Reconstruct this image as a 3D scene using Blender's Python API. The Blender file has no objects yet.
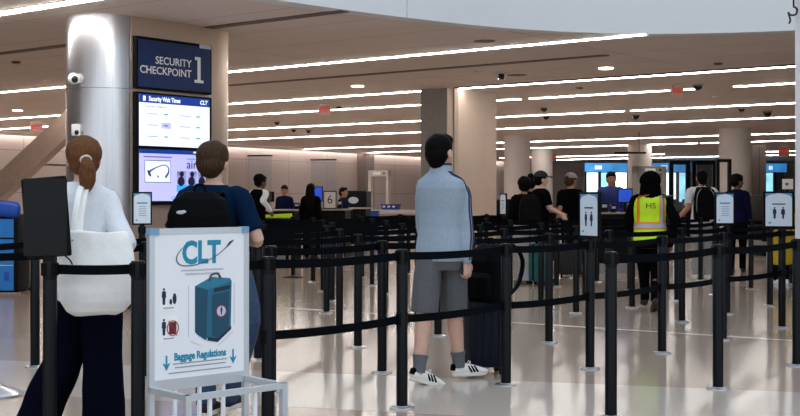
import bpy, bmesh, math, random
from math import sin, cos, pi, radians as R
from mathutils import Vector as V, Matrix, noise
random.seed(7)
S = bpy.context.scene
C = S.collection

# ------------------------------------------------------------------ camera, world, exposure
F, HY, EYE = 1200.0, 196.0, 1.335          # focal length in pixels of an 800 wide frame, horizon row, eye height
cam = bpy.data.cameras.new('camera'); co = bpy.data.objects.new('camera', cam); C.objects.link(co)
co.location = (0, 0, EYE); co.rotation_euler = (pi/2, 0, 0)
cam.sensor_width = 36; cam.lens = 36*F/800; cam.shift_y = -(208-HY)/800
cam.clip_start = .05; cam.clip_end = 400
S.camera = co
w = bpy.data.worlds.new('world'); S.world = w; w.use_nodes = True
nt = w.node_tree; bg = nt.nodes['Background']
tc = nt.nodes.new('ShaderNodeTexCoord'); sp = nt.nodes.new('ShaderNodeSeparateXYZ'); cr = nt.nodes.new('ShaderNodeValToRGB')
nt.links.new(tc.outputs['Generated'], sp.inputs[0]); nt.links.new(sp.outputs['Z'], cr.inputs[0]); nt.links.new(cr.outputs[0], bg.inputs[0])
cr.color_ramp.elements[0].position = .0; cr.color_ramp.elements[0].color = (.80, .86, .93, 1)
cr.color_ramp.elements[1].position = .5; cr.color_ramp.elements[1].color = (.78, .88, 1, 1)
WORLD, STRIP = 0.78, 19.5
bg.inputs[1].default_value = WORLD
S.view_settings.view_transform = 'Standard'; S.view_settings.look = 'None'; S.view_settings.gamma = 1
S.view_settings.use_curve_mapping = False
S.view_settings.exposure = 0.8
S.cycles.max_bounces = 10; S.cycles.diffuse_bounces = 7

# ------------------------------------------------------------------ helpers
def at(px, d, py=None, z=None):            # world point seen at column px, depth d, and row py or height z
    return V(((px-400)/F*d, d, (EYE-(py-HY)*d/F) if py is not None else (z or 0)))
def ground(px, py):
    return at(px, F*EYE/(py-HY), z=0)
def lin(c):
    return tuple(((x/255)/12.92 if x/255 <= .04045 else ((x/255+.055)/1.055)**2.4) for x in c)
MATS = {}
def M(name, rgb, rough=.5, metal=0, var=.06, scale=9, bump=0, emit=0, stretch=None, spec=None, alpha=None):
    if name in MATS: return MATS[name]
    m = bpy.data.materials.new(name); m.use_nodes = True; MATS[name] = m
    n = m.node_tree.nodes; l = m.node_tree.links; b = n['Principled BSDF']
    c = lin(rgb)
    t = n.new('ShaderNodeTexCoord'); mp = n.new('ShaderNodeMapping'); nz = n.new('ShaderNodeTexNoise')
    nz.inputs['Scale'].default_value = scale; nz.inputs['Detail'].default_value = 4
    if stretch: mp.inputs['Scale'].default_value = stretch
    l.new(t.outputs['Object'], mp.inputs[0]); l.new(mp.outputs[0], nz.inputs[0])
    r = n.new('ShaderNodeValToRGB'); l.new(nz.outputs[0], r.inputs[0])
    r.color_ramp.elements[0].position = .3; r.color_ramp.elements[1].position = .7
    r.color_ramp.elements[0].color = tuple(max(0, x*(1-var)) for x in c)+(1,)
    r.color_ramp.elements[1].color = tuple(min(1, x*(1+var)) for x in c)+(1,)
    l.new(r.outputs[0], b.inputs['Base Color'])
    b.inputs['Roughness'].default_value = rough; b.inputs['Metallic'].default_value = metal
    if spec is not None: b.inputs['Specular IOR Level'].default_value = spec
    if emit:
        l.new(r.outputs[0], b.inputs['Emission Color']); b.inputs['Emission Strength'].default_value = emit
    if bump:
        bp = n.new('ShaderNodeBump'); bp.inputs['Strength'].default_value = bump; bp.inputs['Distance'].default_value = .01
        l.new(nz.outputs[0], bp.inputs['Height']); l.new(bp.outputs[0], b.inputs['Normal'])
    if alpha is not None:
        b.inputs['Transmission Weight'].default_value = alpha
        b.inputs['IOR'].default_value = 1.1
    return m
def panel_mat(name, rgb, mortar, bw, bh, rough=.6, size=.006, rot=None, var=.05, coord='Object'):
    """large flat panels with thin joints"""
    m = M(name, rgb, rough, var=var, scale=1.5); n = m.node_tree.nodes; l = m.node_tree.links
    b = n['Principled BSDF']; r = b.inputs['Base Color'].links[0].from_node
    t = n.new('ShaderNodeTexCoord'); mp = n.new('ShaderNodeMapping'); br = n.new('ShaderNodeTexBrick')
    if rot: mp.inputs['Rotation'].default_value = rot
    l.new(t.outputs[coord], mp.inputs[0]); l.new(mp.outputs[0], br.inputs[0])
    br.offset = 0; br.inputs['Scale'].default_value = 1; br.inputs['Brick Width'].default_value = bw
    br.inputs['Row Height'].default_value = bh; br.inputs['Mortar Size'].default_value = size; br.inputs['Mortar Smooth'].default_value = .3
    c = lin(rgb)
    br.inputs['Mortar'].default_value = lin(mortar)+(1,)
    l.new(r.outputs[0], br.inputs['Color1'])
    br.inputs['Color2'].default_value = tuple(x*.95 for x in c)+(1,)
    l.new(br.outputs[0], b.inputs['Base Color'])
    return m

def mesh_obj(name, bm, mat, parent=None, smooth=False, loc=None):
    bmesh.ops.recalc_face_normals(bm, faces=bm.faces)
    me = bpy.data.meshes.new(name); bm.to_mesh(me); bm.free()
    if smooth is True: me.shade_smooth()
    elif smooth: 
        me.shade_smooth(); me.set_sharp_from_angle(angle=R(smooth))
    if mat: me.materials.append(mat)
    o = bpy.data.objects.new(name, me); C.objects.link(o)
    if parent: o.parent = parent
    if loc: o.location = loc
    return o
def empty(name, loc=(0, 0, 0), rz=0):
    o = bpy.data.objects.new(name, None); C.objects.link(o); o.location = loc; o.rotation_euler = (0, 0, rz); o.empty_display_size = .2
    return o
def tag(o, label=None, cat=None, group=None, kind=None):
    if label: o['label'] = label
    if cat: o['category'] = cat
    if group: o['group'] = group
    if kind: o['kind'] = kind
    return o
def thing(name, label, cat, loc=(0, 0, 0), rz=0, group=None):
    return tag(empty(name, loc, rz), label, cat, group)
def B(): return bmesh.new()
def box(bm, c, s, rz=0, bevel=0, rx=0, ry=0):
    m = Matrix.Translation(V(c)) @ Matrix.Rotation(rz, 4, 'Z') @ Matrix.Rotation(ry, 4, 'Y') @ Matrix.Rotation(rx, 4, 'X') @ Matrix.Diagonal((s[0], s[1], s[2], 1))
    g = bmesh.ops.create_cube(bm, size=1, matrix=m)
    if bevel:
        vs = set(g['verts']); es = [e for e in bm.edges if e.verts[0] in vs and e.verts[1] in vs]
        bmesh.ops.bevel(bm, geom=es, offset=bevel, segments=2, profile=.6, affect='EDGES')
    return bm
def prism(bm, pts, z0, z1):
    a = [bm.verts.new((p[0], p[1], z0)) for p in pts]; b = [bm.verts.new((p[0], p[1], z1)) for p in pts]
    n = len(pts); bm.faces.new(a[::-1]); bm.faces.new(b)
    for i in range(n): bm.faces.new((a[i], a[(i+1) % n], b[(i+1) % n], b[i]))
    return bm
def lathe(bm, prof, n=24, c=(0, 0, 0)):
    rings = [[V((c[0]+r*cos(2*pi*i/n), c[1]+r*sin(2*pi*i/n), c[2]+z)) for i in range(n)] for r, z in prof]
    return loft(bm, rings)
def loft(bm, rings):
    rv = [[bm.verts.new(p) for p in r] for r in rings]; n = len(rv[0])
    for a, b in zip(rv, rv[1:]):
        for i in range(n): bm.faces.new((a[i], a[(i+1) % n], b[(i+1) % n], b[i]))
    bm.faces.new(rv[0][::-1]); bm.faces.new(rv[-1])
    return bm
def ell(bm, c, r, n=20, rot=None):
    m = Matrix.Translation(V(c)) @ (rot.to_4x4() if rot else Matrix()) @ Matrix.Diagonal((r[0], r[1], r[2], 1))
    bmesh.ops.create_uvsphere(bm, u_segments=n, v_segments=n//2+2, radius=1, matrix=m); return bm
def catmull(P, k):
    if len(P) < 3 or k < 2:
        out = []
        for a, b in zip(P, P[1:]):
            for i in range(max(1, k)): out.append(a.lerp(b, i/max(1, k)))
        return out+[P[-1]]
    out = []
    for i in range(len(P)-1):
        p0 = P[max(i-1, 0)]; p1 = P[i]; p2 = P[i+1]; p3 = P[min(i+2, len(P)-1)]
        for j in range(k):
            t = j/k
            out.append(.5*((2*p1)+(p2-p0)*t+(2*p0-5*p1+4*p2-p3)*t*t+(3*p1-p0-3*p2+p3)*t**3))
    return out+[P[-1]]
def limb(bm, pts, rads, hint=(0, 1, 0), n=12, k=4, cap=True):
    """tapering tube along pts; rads are r or (r along hint, r across)"""
    P = [V(p) for p in pts]; r2 = [V((r, r, 0)) if not isinstance(r, (tuple, list)) else V((r[0], r[1], 0)) for r in rads]
    P = catmull(P, k); Q = catmull(r2, k); rings = []; h = V(hint).normalized()
    m = len(P)
    for i in range(m):
        t = (P[min(i+1, m-1)]-P[max(i-1, 0)])
        t = t.normalized() if t.length > 1e-9 else V((0, 0, 1))
        a = h-t*h.dot(t)
        if a.length < .15: a = V((1, .3, 0))-t*V((1, .3, 0)).dot(t)
        a.normalize(); b = t.cross(a); ra, rb = Q[i].x, Q[i].y
        def ring(c, s): return [c+a*(ra*s*cos(2*pi*j/n))+b*(rb*s*sin(2*pi*j/n)) for j in range(n)]
        e = min(ra, rb)
        if i == 0 and cap: rings += [ring(P[i]-t*e*.95, .25), ring(P[i]-t*e*.7, .7)]
        rings.append(ring(P[i], 1))
        if i == m-1 and cap: rings += [ring(P[i]+t*e*.7, .7), ring(P[i]+t*e*.95, .25)]
    return loft(bm, rings)
def stack(bm, rows, n=24, e=2.3):
    """horizontal super-ellipse rings (z, cx, cy, rx, ry)"""
    rings = []
    for z, cx, cy, rx, ry in rows:
        rg = []
        for i in range(n):
            a = 2*pi*i/n; c, s = cos(a), sin(a)
            rg.append(V((cx+rx*math.copysign(abs(c)**(2/e), c), cy+ry*math.copysign(abs(s)**(2/e), s), z)))
        rings.append(rg)
    return loft(bm, rings)
TS = bpy.data.scenes.new('workshop')
def union(bm, voxel, smooth=2, wr=0, wf=7.0, seed=0):
    """one continuous skin round overlapping pieces"""
    bmesh.ops.recalc_face_normals(bm, faces=bm.faces)
    me = bpy.data.meshes.new('raw'); bm.to_mesh(me); bm.free()
    o = bpy.data.objects.new('raw', me); TS.collection.objects.link(o)
    md = o.modifiers.new('r', 'REMESH'); md.mode = 'VOXEL'; md.voxel_size = voxel
    if smooth:
        sm = o.modifiers.new('s', 'SMOOTH'); sm.iterations = smooth; sm.factor = .5
    vl = TS.view_layers[0]; vl.update(); dg = vl.depsgraph
    res = bpy.data.meshes.new_from_object(o.evaluated_get(dg))
    bpy.data.objects.remove(o); bpy.data.meshes.remove(me)
    if wr:
        off = V((seed*3.1, seed*1.7, seed))
        no = [v.normal.copy() for v in res.vertices]
        for v, nn in zip(res.vertices, no):
            p = v.co*wf+off; p.z *= .55
            q = V((p.x*.5, p.y*.5, p.z*2.4))
            v.co += nn*(wr*(noise.noise(p)+.8*noise.noise(q*1.1)+.4*noise.noise(p*2.3)))
    res.shade_smooth()
    return res
def me_obj(name, me, mat, parent=None):
    me.name = name; me.materials.clear(); me.materials.append(mat)
    o = bpy.data.objects.new(name, me); C.objects.link(o)
    if parent: o.parent = parent
    return o
def text(name, s, size, mat, parent, loc, align='CENTER', bold=0.0, depth=.0006, sx=1.0, shear=0):
    """raised lettering facing local -Y"""
    cu = bpy.data.curves.new('t', 'FONT'); cu.body = s; cu.size = size; cu.align_x = align; cu.align_y = 'CENTER'
    cu.extrude = depth; cu.offset = bold; cu.shear = shear; cu.resolution_u = 3
    o = bpy.data.objects.new('t', cu); TS.collection.objects.link(o); vl = TS.view_layers[0]; vl.update()
    me = bpy.data.meshes.new_from_object(o.evaluated_get(vl.depsgraph)); bpy.data.objects.remove(o)
    for v in me.vertices: v.co = V((v.co.x*sx, -v.co.z, v.co.y))
    r = me_obj(name, me, mat, parent); r.location = loc; return r
def plate(name, x, z, sx, sz, mat, parent, y, t=.002, bevel=0):
    return mesh_obj(name, box(B(), (x, y, z), (sx, t, sz), bevel=bevel), mat, parent)
def copy_thing(src, loc=None, rz=None, label=None, group=None):
    c = src.copy(); C.objects.link(c)
    if loc is not None: c.location = loc
    if rz is not None: c.rotation_euler.z = rz
    if label: c['label'] = label
    if group: c['group'] = group
    for ch in src.children:
        k = ch.copy(); C.objects.link(k); k.parent = c
        for g in ch.children:
            q = g.copy(); C.objects.link(q); q.parent = k
    return c
def copy_part(o, parent):
    k = o.copy(); C.objects.link(k); k.parent = parent; return k

# building axes: light strips run along U, the queue lines and the far wall along W
U = V((-.7907, .6122, 0)); W = V((.6122, .7907, 0))
CEIL = 3.47
def ceil(px, py, z=CEIL):                   # point of the ceiling plane
    return at(px, F*(z-EYE)/(HY-py), z=z)

# ------------------------------------------------------------------ materials
m_floor = M('polished_terrazzo', (174, 157, 143), .14, var=.07, scale=60, spec=.5)
m_floor_light = M('light_terrazzo_band', (196, 184, 173), .14, var=.05, scale=60, spec=.5)
m_strip = M('brass_floor_divider', (232, 214, 205), .25, var=.02)
m_ceil = panel_mat('ceiling_panels', (222, 210, 202), (172, 158, 150), 4.2, 1.25, .6, .012, rot=(0, 0, R(-142.25)), var=.04)
m_wall = panel_mat('wall_panels', (176, 163, 159), (120, 106, 100), 3.0, 1.45, .55, .012, var=.03)
m_back = M('dark_taupe_wall', (158, 146, 142), .7, var=.05)
m_fascia = M('white_fascia', (222, 226, 228), .5, var=.01, scale=2)
m_plaster = M('warm_white_plaster', (214, 205, 199), .6, var=.02, scale=3)
m_light = M('strip_light_diffuser', (255, 251, 246), .4, var=.0, emit=STRIP)
m_slot = M('dark_slot', (40, 34, 32), .6)
m_slot2 = M('bronze_slot', (96, 78, 70), .6)
m_steel = M('brushed_steel', (205, 206, 209), .26, .92, var=.05, scale=2, stretch=(30, 30, .4))
m_chrome = M('chrome', (190, 190, 193), .28, 1, var=.03)
m_alu = M('silver_aluminium', (205, 212, 218), .35, .6, var=.03)
m_black = M('black_plastic', (8, 9, 10), .45, var=.15, spec=.12)
m_post = M('black_powder_coat', (6, 9, 13), .40, var=.12, spec=.18)
m_belt = M('black_belt_webbing', (5, 9, 14), .7, var=.2, scale=120, spec=.05)
m_navy_sign = M('navy_sign_face', (12, 42, 92), .35, var=.04)
m_white = M('white_paint', (238, 240, 242), .45, var=.02)
m_white_glow = M('lit_white_screen', (226, 236, 250), .3, var=.01, emit=.5)
m_lilac_glow = M('lit_lilac_screen', (182, 182, 240), .3, var=.02, emit=.45)
m_navy_glow = M('lit_navy_screen', (16, 48, 128), .3, var=.05, emit=.6)
m_green_glow = M('lit_pale_green', (198, 232, 228), .3, var=.02, emit=.7)
m_blue_glow = M('lit_blue', (40, 138, 232), .3, var=.05, emit=.8)
m_grey_print = M('grey_print', (146, 154, 166), .6)
m_lightgrey_print = M('pale_grey_print', (186, 194, 206), .6)
m_dark_print = M('dark_navy_print', (22, 38, 66), .6)
m_teal_print = M('teal_print', (16, 142, 176), .55, var=.05)
m_red_print = M('red_print', (190, 40, 44), .55)
m_exit_red = M('exit_red', (214, 58, 46), .5, var=.02, emit=.25)
m_glass = M('clear_acrylic', (235, 240, 245), .03, var=0, alpha=.95)
m_hivis = M('hi_vis_yellow', (198, 240, 20), .6, var=.05, scale=40)
m_skin = M('light_skin', (208, 166, 146), .5, var=.06, scale=14)
m_skin_tan = M('tan_skin', (176, 122, 92), .5, var=.06, scale=14)
m_skin_brown = M('brown_skin', (110, 70, 50), .5, var=.06, scale=14)

# ------------------------------------------------------------------ structure: floor
tag(mesh_obj('floor', prism(B(), [(-60, -14), (70, -14), (70, 95), (-60, 95)], -.2, 0), m_floor), kind='structure')
def band(pts, n, mat, name='trim'):
    tag(mesh_obj('%s_%d' % (name, n), prism(B(), pts, -.002, .0012), mat), kind='structure')
# light terrazzo bands and the thin pale divider lines, laid in the floor
p, q = ground(277, 371.5), ground(800, 392.5); dv = (q-p)/(q.x-p.x)
pl = p-dv*8; pr = p+dv*9
off = V((0, -1.47, 0))
band([pl[:2], (pl+off)[:2], (pr+off)[:2], pr[:2]], 1, m_floor_light)
a = ground(275, 307); b = ground(800, 341); d_ = (b-a).normalized(); nn = V((-d_.y, d_.x, 0))*.022
a2 = a-d_*7; b2 = b+d_*6
band([(a2+nn)[:2], (a2-nn)[:2], (b2-nn)[:2], (b2+nn)[:2]], 2, m_strip)
for k, (o1, wd) in enumerate([(6.5, 2.2), (14, 3.0), (24, 3.0)]):
    c0 = a2+V((W.x, W.y, 0))*o1; c1 = b2+V((W.x, W.y, 0))*o1; e = W*wd
    c0 -= d_*6; c1 += d_*14
    band([c0[:2], c1[:2], (c1+e)[:2], (c0+e)[:2]], 3+k, m_floor_light)

# ceiling, with the curved front edge under the white fascia
edge = [V((-26, -3, 0)), V((-14, 1, 0)), V((-7.5, 6.2, 0)), V((-4.2, 10.0, 0)), V((-2.75, 11.75, 0)), V((-1.41, 13.04, 0)), V((.06, 14.36, 0)), V((1.54, 15.35, 0)), V((3.16, 15.8, 0)), V((4.92, 15.52, 0)), V((6.6, 14.6, 0)), V((8.6, 12.4, 0)), V((11, 8, 0)), V((16, 0, 0))]
edge = catmull(edge, 6)
bm = B(); loft(bm, [[V((p.x, p.y, CEIL)), V((p.x, 95, CEIL)), V((p.x, 95, CEIL+.25)), V((p.x, p.y, CEIL+.25))] for p in [V((-60, -3, 0))]+edge+[V((70, 0, 0))]])
tag(mesh_obj('ceiling', bm, m_ceil), kind='structure')
# fascia rises from that edge into the high hall
def strip_wall(name, path, z0, z1, th, mat):
    m = len(path); out = []; path2 = []
    for i, p in enumerate(path):
        t = (path[min(i+1, m-1)]-path[max(i-1, 0)]).normalized(); nn_ = V((-t.y, t.x, 0)); out.append(p+nn_*th); path2.append(p-nn_*.03)
    bm = B(); rings = [[V((p.x, p.y, z0)), V((q.x, q.y, z0)), V((q.x, q.y, z1)), V((p.x, p.y, z1))] for p, q in zip(path2, out)]
    loft(bm, rings); return mesh_obj(name, bm, mat, smooth=30)
seam = 0
for i, p in enumerate(edge):
    if p.y > 10 and 400+F*p.x/p.y > 407 and not seam: seam = i
tag(strip_wall('wall_fascia', edge[:seam], CEIL-.004, 8.5, .2, m_fascia), kind='structure')
e2 = edge[seam:]; e2 = [edge[seam-1].lerp(edge[seam], .04)]+e2
tag(strip_wall('wall_fascia_right', e2, CEIL-.004, 8.5, .2, m_fascia), kind='structure')

# walls
wa = V((-13.4, 40.2, 0)); wd = V((11, 17.8, 0)).normalized()
def wall(name, a, b, z1, th, mat, z0=0):
    L = (b-a).length; o = mesh_obj(name, box(B(), (L/2, th/2, (z0+z1)/2), (L, th, z1-z0)), mat)
    o.location = a; o.rotation_euler.z = math.atan2(b.y-a.y, b.x-a.x); return tag(o, kind='structure')
n_ = V((-wd.y, wd.x, 0))
w0 = wa-wd*14; w1 = wa+wd*37.5
wl = wall('wall_left', w0, w1, CEIL, .3, m_wall)
# texture of that wall runs along its length and up
br = [n for n in m_wall.node_tree.nodes if n.type == 'TEX_BRICK'][0]; br.inputs[0].links[0].from_node.inputs['Rotation'].default_value = (R(90), 0, 0)
wb = V((5.2, 76, 0))
wall('wall_back', wb, V((62, 76, 0)), CEIL, .3, m_back)
wall('wall_end_left', V((-40, 17.6, 0)), w0, CEIL, .3, m_plaster)
wall('wall_far_left', V((-40, -8, 0)), V((-40, 17.6, 0)), CEIL, .3, m_plaster)
wall('wall_right', V((48, 76, 0)), V((48, -5, 0)), CEIL, .3, m_plaster)
# dark pier on the left wall
s_ = at(356, 59.0, z=0); 
o = mesh_obj('wall_pier', box(B(), (0, -.25, 1.7), (.75, .5, 3.4)), M('pier_grey', (112, 100, 96), .6)); o.location = wa+wd*((s_-wa).dot(wd)); o.rotation_euler.z = math.atan2(wd.y, wd.x); tag(o, kind='structure')
# cove light along the top of the left wall
cv = thing('cove_light', 'continuous cove light washing the top of the panelled left wall', 'light', w0, math.atan2(wd.y, wd.x))
L_ = (w1-w0).length
m_cove = M('cove_light_diffuser', (255, 244, 236), .4, var=0, emit=7)
mesh_obj('diffuser', box(B(), (L_/2, -.16, CEIL-.03), (L_-.4, .1, .02)), m_cove, cv)
mesh_obj('trough', box(B(), (L_/2, -.34, CEIL-.05), (L_-.4, .04, .09)), m_plaster, cv)

# big square pillar beside the jacket man, grey face and beige face
pc = at(454, 23.6, z=0); p1 = at(422, 24.6, z=0); p2 = at(494, 24.8, z=0)
A_ = pc+V((0, 0, 0)); ua = U*.80; va = W*1.52
c0 = A_+ua*.06; 
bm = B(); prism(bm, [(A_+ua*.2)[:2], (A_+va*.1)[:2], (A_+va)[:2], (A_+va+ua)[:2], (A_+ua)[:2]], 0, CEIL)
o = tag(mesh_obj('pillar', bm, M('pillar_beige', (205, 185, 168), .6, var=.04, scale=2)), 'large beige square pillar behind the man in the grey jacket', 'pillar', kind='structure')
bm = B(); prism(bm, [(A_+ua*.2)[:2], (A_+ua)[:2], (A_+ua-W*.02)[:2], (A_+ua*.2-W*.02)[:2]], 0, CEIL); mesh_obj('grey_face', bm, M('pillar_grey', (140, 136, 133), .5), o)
k_ = (A_+ua*.2); k2 = A_+va*.1; nrm = V((k2.y-k_.y, -(k2.x-k_.x), 0)).normalized()
bm = B(); prism(bm, [(k_.lerp(k2, .55))[:2], (k_.lerp(k2, .62))[:2], (k_.lerp(k2, .62)+nrm*.012)[:2], (k_.lerp(k2, .55)+nrm*.012)[:2]], 0, CEIL); mesh_obj('joint', bm, m_slot2, o)

# round plaster columns in the distance
for px, d, dia, lab in [(517, 42.6, .93, 'round pale column left of the person in the black cap'), (542, 54, .96, 'round pale column standing behind the black cap'),
                        (640, 50, 1.0, 'round pale column behind the hi-vis vest wearer'), (735, 38, 1.0, 'thick round pale column behind the person in dark blue')]:
    p = at(px, d, z=0); n = 28
    o = mesh_obj('round_column', lathe(B(), [(dia/2, 0), (dia/2, CEIL)], 32, p), m_plaster, smooth=40)
    tag(o, lab, 'column', 'round plaster columns', 'structure')
p = V((4.18, 11, 0))
tag(mesh_obj('round_column', lathe(B(), [(.53, 0), (.53, 8.4)], 40, p), M('white_column', (226, 228, 236), .5, var=.01), smooth=40), 'white column cut off by the right edge of the frame', 'column', kind='structure')
hk = thing('hook_bracket', 'thin black bracket with curled hook on the white column at right', 'bracket', at(793.6, 11, z=0))
mesh_obj('rod', limb(B(), [(0, 0, 3.3), (0, 0, 3.075)], [.008, .008]), m_black, hk, smooth=True)
mesh_obj('hook', limb(B(), [(0, 0, 3.07), (.03, 0, 3.05), (.02, 0, 3.0), (-.03, 0, 2.995), (-.05, 0, 3.02), (-.03, 0, 2.95), (-.04, 0, 2.92)], [.009]*7, hint=(0, 1, 0)), m_slot, hk, smooth=True)
mesh_obj('wall_arm', limb(B(), [(0, 0, 3.25), (.2, 0, 3.25)], [.01, .01]), m_black, hk, smooth=True)

# slanted strut at far left
so = V((-7.1, 24, 0)); bm = B()
pts = [(-2.9, -.1), (-2.3, -.1), (1.55, CEIL), (.95, CEIL)]
bm = B(); a_ = [bm.verts.new((x, -.25, z)) for x, z in pts]; b_ = [bm.verts.new((x, .25, z)) for x, z in pts]
bm.faces.new(a_); bm.faces.new(b_[::-1])
for i in range(4): bm.faces.new((a_[i], b_[i], b_[(i+1) % 4], a_[(i+1) % 4]))
o = tag(mesh_obj('slanted_beam', bm, M('beam_taupe', (172, 148, 132), .6)), 'slanted taupe beam rising to the ceiling behind the steel column', 'beam', kind='structure'); o.location = so

# ------------------------------------------------------------------ ceiling lights and fittings
def vline(px, py):                          # W coordinate of the strip through this ceiling point
    return ceil(px, py).dot(W)
def seg(a, b, vv, inset=0):                 # U interval of a strip on line vv between image columns a and b
    out = []
    for px in (a, b):
        rx = (px-400)/F                     # X = rx*Y ; X*W.x+Y*W.y = vv
        Y = vv/(rx*W.x+W.y); q = V((rx*Y, Y, CEIL)); dn = (q-wa).dot(n_)
        if dn > -.45: q -= U*((dn+.45)/U.dot(n_))
        out.append(q)
    return out
ORD = ['first', 'second', 'third', 'fourth', 'fifth', 'sixth', 'seventh', 'eighth', 'ninth', 'tenth', 'eleventh', 'twelfth', 'thirteenth']
def strip(vv, x0, x1, wdt, drop, label):
    p, q = seg(x0, x1, vv); c = (p+q)/2; L = (p-q).length
    t = thing('strip_light', label, 'ceiling light', (c.x, c.y, CEIL), math.atan2(U.y, U.x), 'linear ceiling lights')
    wdt *= .85; drop *= .85
    mesh_obj('diffuser', box(B(), (0, 0, -drop/2-.004), (L, wdt, drop)), m_light, t)
    mesh_obj('housing', box(B(), (0, 0, -.004), (L+.04, wdt+.05, .008)), m_plaster, t)
    return t
lines = [
 (vline(0, 12.6), [(-120, 262, 'wide white strip light nearest the camera, top left corner above the steel column')], .13, .022),
 (vline(400, 55.9), [(-200, 645, 'long white strip light crossing the ceiling from the steel column to the fascia')], .095, .016),
 (vline(400, 92.1), [(-200, 438, 'third strip light line from the front, left piece ending at the pillar'), (449, 812, 'third strip light line, right piece beside a black slot')], .085, .018),
 (vline(400, 105.6), [(-150, 249, 'fourth strip light line, short left end beside the steel column'), (253, 437, 'fourth strip light line, piece above the left red exit sign'), (480, 520, 'fourth strip light line, short stub right of the pillar'), (530, 669, 'fourth strip light line, piece ending at the right red exit sign'), (681, 697, 'tiny strip light stub right of the exit sign'), (734, 812, 'fourth strip light line, last piece at the right edge')], .085, .02),
 (vline(400, 121.4), [(-150, 365, 'fifth strip light line, left piece over the panelled wall'), (367, 624, 'fifth strip light line, middle piece passing behind the pillar'), (631, 812, 'fifth strip light line, right piece')], .08, .022),
 (vline(400, 132.6), [(-100, 812, 'sixth strip light line, unbroken across the ceiling')], .08, .022),
 (vline(400, 145.6), [(285, 304, 'tiny strip light stub over the clear shield at left'), (308, 504, 'seventh strip light line, left piece over the wall'), (531, 585, 'seventh strip light line, short piece right of the column'), (588, 719, 'seventh strip light line, long piece over the officer'), (750, 812, 'seventh strip light line, last piece at right')], .08, .022),
 (vline(400, 151.5), [(370, 504, 'eighth strip light line, left piece ending behind the pillar'), (531, 697, 'eighth strip light line, middle piece'), (701, 812, 'eighth strip light line, right piece')], .08, .022),
 (vline(500, 157.7), [(500, 628, 'ninth strip light line, left piece between the columns'), (652, 664, 'ninth strip light line, short stub'), (751, 812, 'ninth strip light line, right piece')], .08, .022),
 (vline(600, 158.7), [(553, 628, 'farthest strip light line, left piece'), (652, 812, 'farthest strip light line, right piece')], .08, .022),
]
for vv, segs, wdt, drop in lines:
    for x0, x1, lab in segs: strip(vv, x0, x1, wdt, drop, lab)
def slot(vv, x0, x1, wdt, mat, lab):
    p, q = seg(x0, x1, vv); c = (p+q)/2; L = (p-q).length
    o = mesh_obj('ceiling_slot', box(B(), (0, 0, -.006), (L, wdt, .012)), mat); o.location = c; o.rotation_euler.z = math.atan2(U.y, U.x)
    tag(o, lab, 'air slot', 'ceiling air slots')
slot(vline(200, 28.5), -60, 345, .16, m_slot2, 'dark air slot in the ceiling above the checkpoint sign')
slot(vline(400, 71.5), 228, 607, .16, m_slot2, 'dark air slot in the ceiling left of the small square downlight')
slot(vline(400, 92.1)-.2, 455, 812, .1, m_slot, 'black slot running beside the third strip light line')
def disc(name, px, py, r, h, mat, label, cat, group=None):
    p = ceil(px, py); o = mesh_obj(name, lathe(B(), [(r, 0), (r, -h*.6), (r*.8, -h)], 24), mat, smooth=40); o.location = p; return tag(o, label, cat, group)
disc('ceiling_speaker', 484.5, 41, .15, .012, M('speaker_grille', (128, 110, 102), .6), 'round grey speaker grille in the ceiling below the fascia', 'speaker')
m_down = M('downlight_lens', (255, 244, 228), .4, var=0, emit=6)
for px, py, lab in [(357.5, 86, 'round downlight left of the pillar'), (606, 68, 'round downlight right of the long air slot'), (17.5, 110.3, 'round downlight at far left beside the steel column')]:
    disc('downlight', px, py, .12, .02, m_down, lab, 'ceiling light', 'small downlights')
for px, py, lab in [(16, 61.5, 'small dark sprinkler cover at top left'), (718, 63, 'small dark sprinkler cover at right under the fascia'), (579.5, 87.5, 'small dark sprinkler cover near the black slot'), (478, 71, 'pale smoke detector left of the black ceiling camera'), (715, 96.5, 'pale smoke detector right of the dome cameras')]:
    disc('ceiling_detector', px, py, .07, .03, m_slot2 if 'dark' in lab else m_plaster, lab, 'detector', 'ceiling detectors')
m_dome = M('smoked_dome', (18, 18, 20), .12)
def dome(px, py, r, lab):
    t = thing('dome_camera', lab, 'security camera', ceil(px, py), 0, 'ceiling dome cameras')
    mesh_obj('base_ring', lathe(B(), [(r*1.15, 0), (r*1.15, -r*.35)], 20), M('dome_base', (150, 134, 124), .5), t, smooth=40)
    bm = B(); ell(bm, (0, 0, -r*.35), (r, r, r)); mesh_obj('dome', bm, m_dome, t, smooth=True)
for px, py, r, lab in [(339, 106, .09, 'black dome camera right of the left exit sign'), (277, 121.5, .12, 'black dome camera below the fifth light line at left'), (293.5, 129, .12, 'first of two black domes over the panelled wall'), (308.5, 130, .12, 'second of two black domes over the panelled wall'),
                       (544, 107.5, .13, 'black dome camera over the walkway right of the pillar'), (546, 115.5, .13, 'lower black dome camera right of the pillar'), (635.5, 114.5, .16, 'black dome camera above the middle of the hall'), (698, 84.5, .14, 'black dome camera right of the right exit sign'), (741.5, 107.5, .13, 'small black dome camera left of the last one'), (767.5, 111, .17, 'black dome camera nearest the right edge')]:
    dome(px, py, r*.62, lab)
t = thing('ceiling_camera', 'black boxy ceiling camera on a pale plate near the pillar', 'security camera', ceil(501, 73))
mesh_obj('mount_plate', box(B(), (0, 0, -.01), (.2, .2, .02)), m_plaster, t); mesh_obj('camera_body', box(B(), (0, -.03, -.07), (.1, .16, .1), bevel=.015), m_dome, t); mesh_obj('lens', lathe(B(), [(.03, 0), (.03, .03)], 16, (0, -.11, -.085)), m_black, t)
disc('access_ring', 517, 75, .18, .004, m_slot2, 'thin oval access ring in the ceiling beside the boxy camera', 'access panel')

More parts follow.
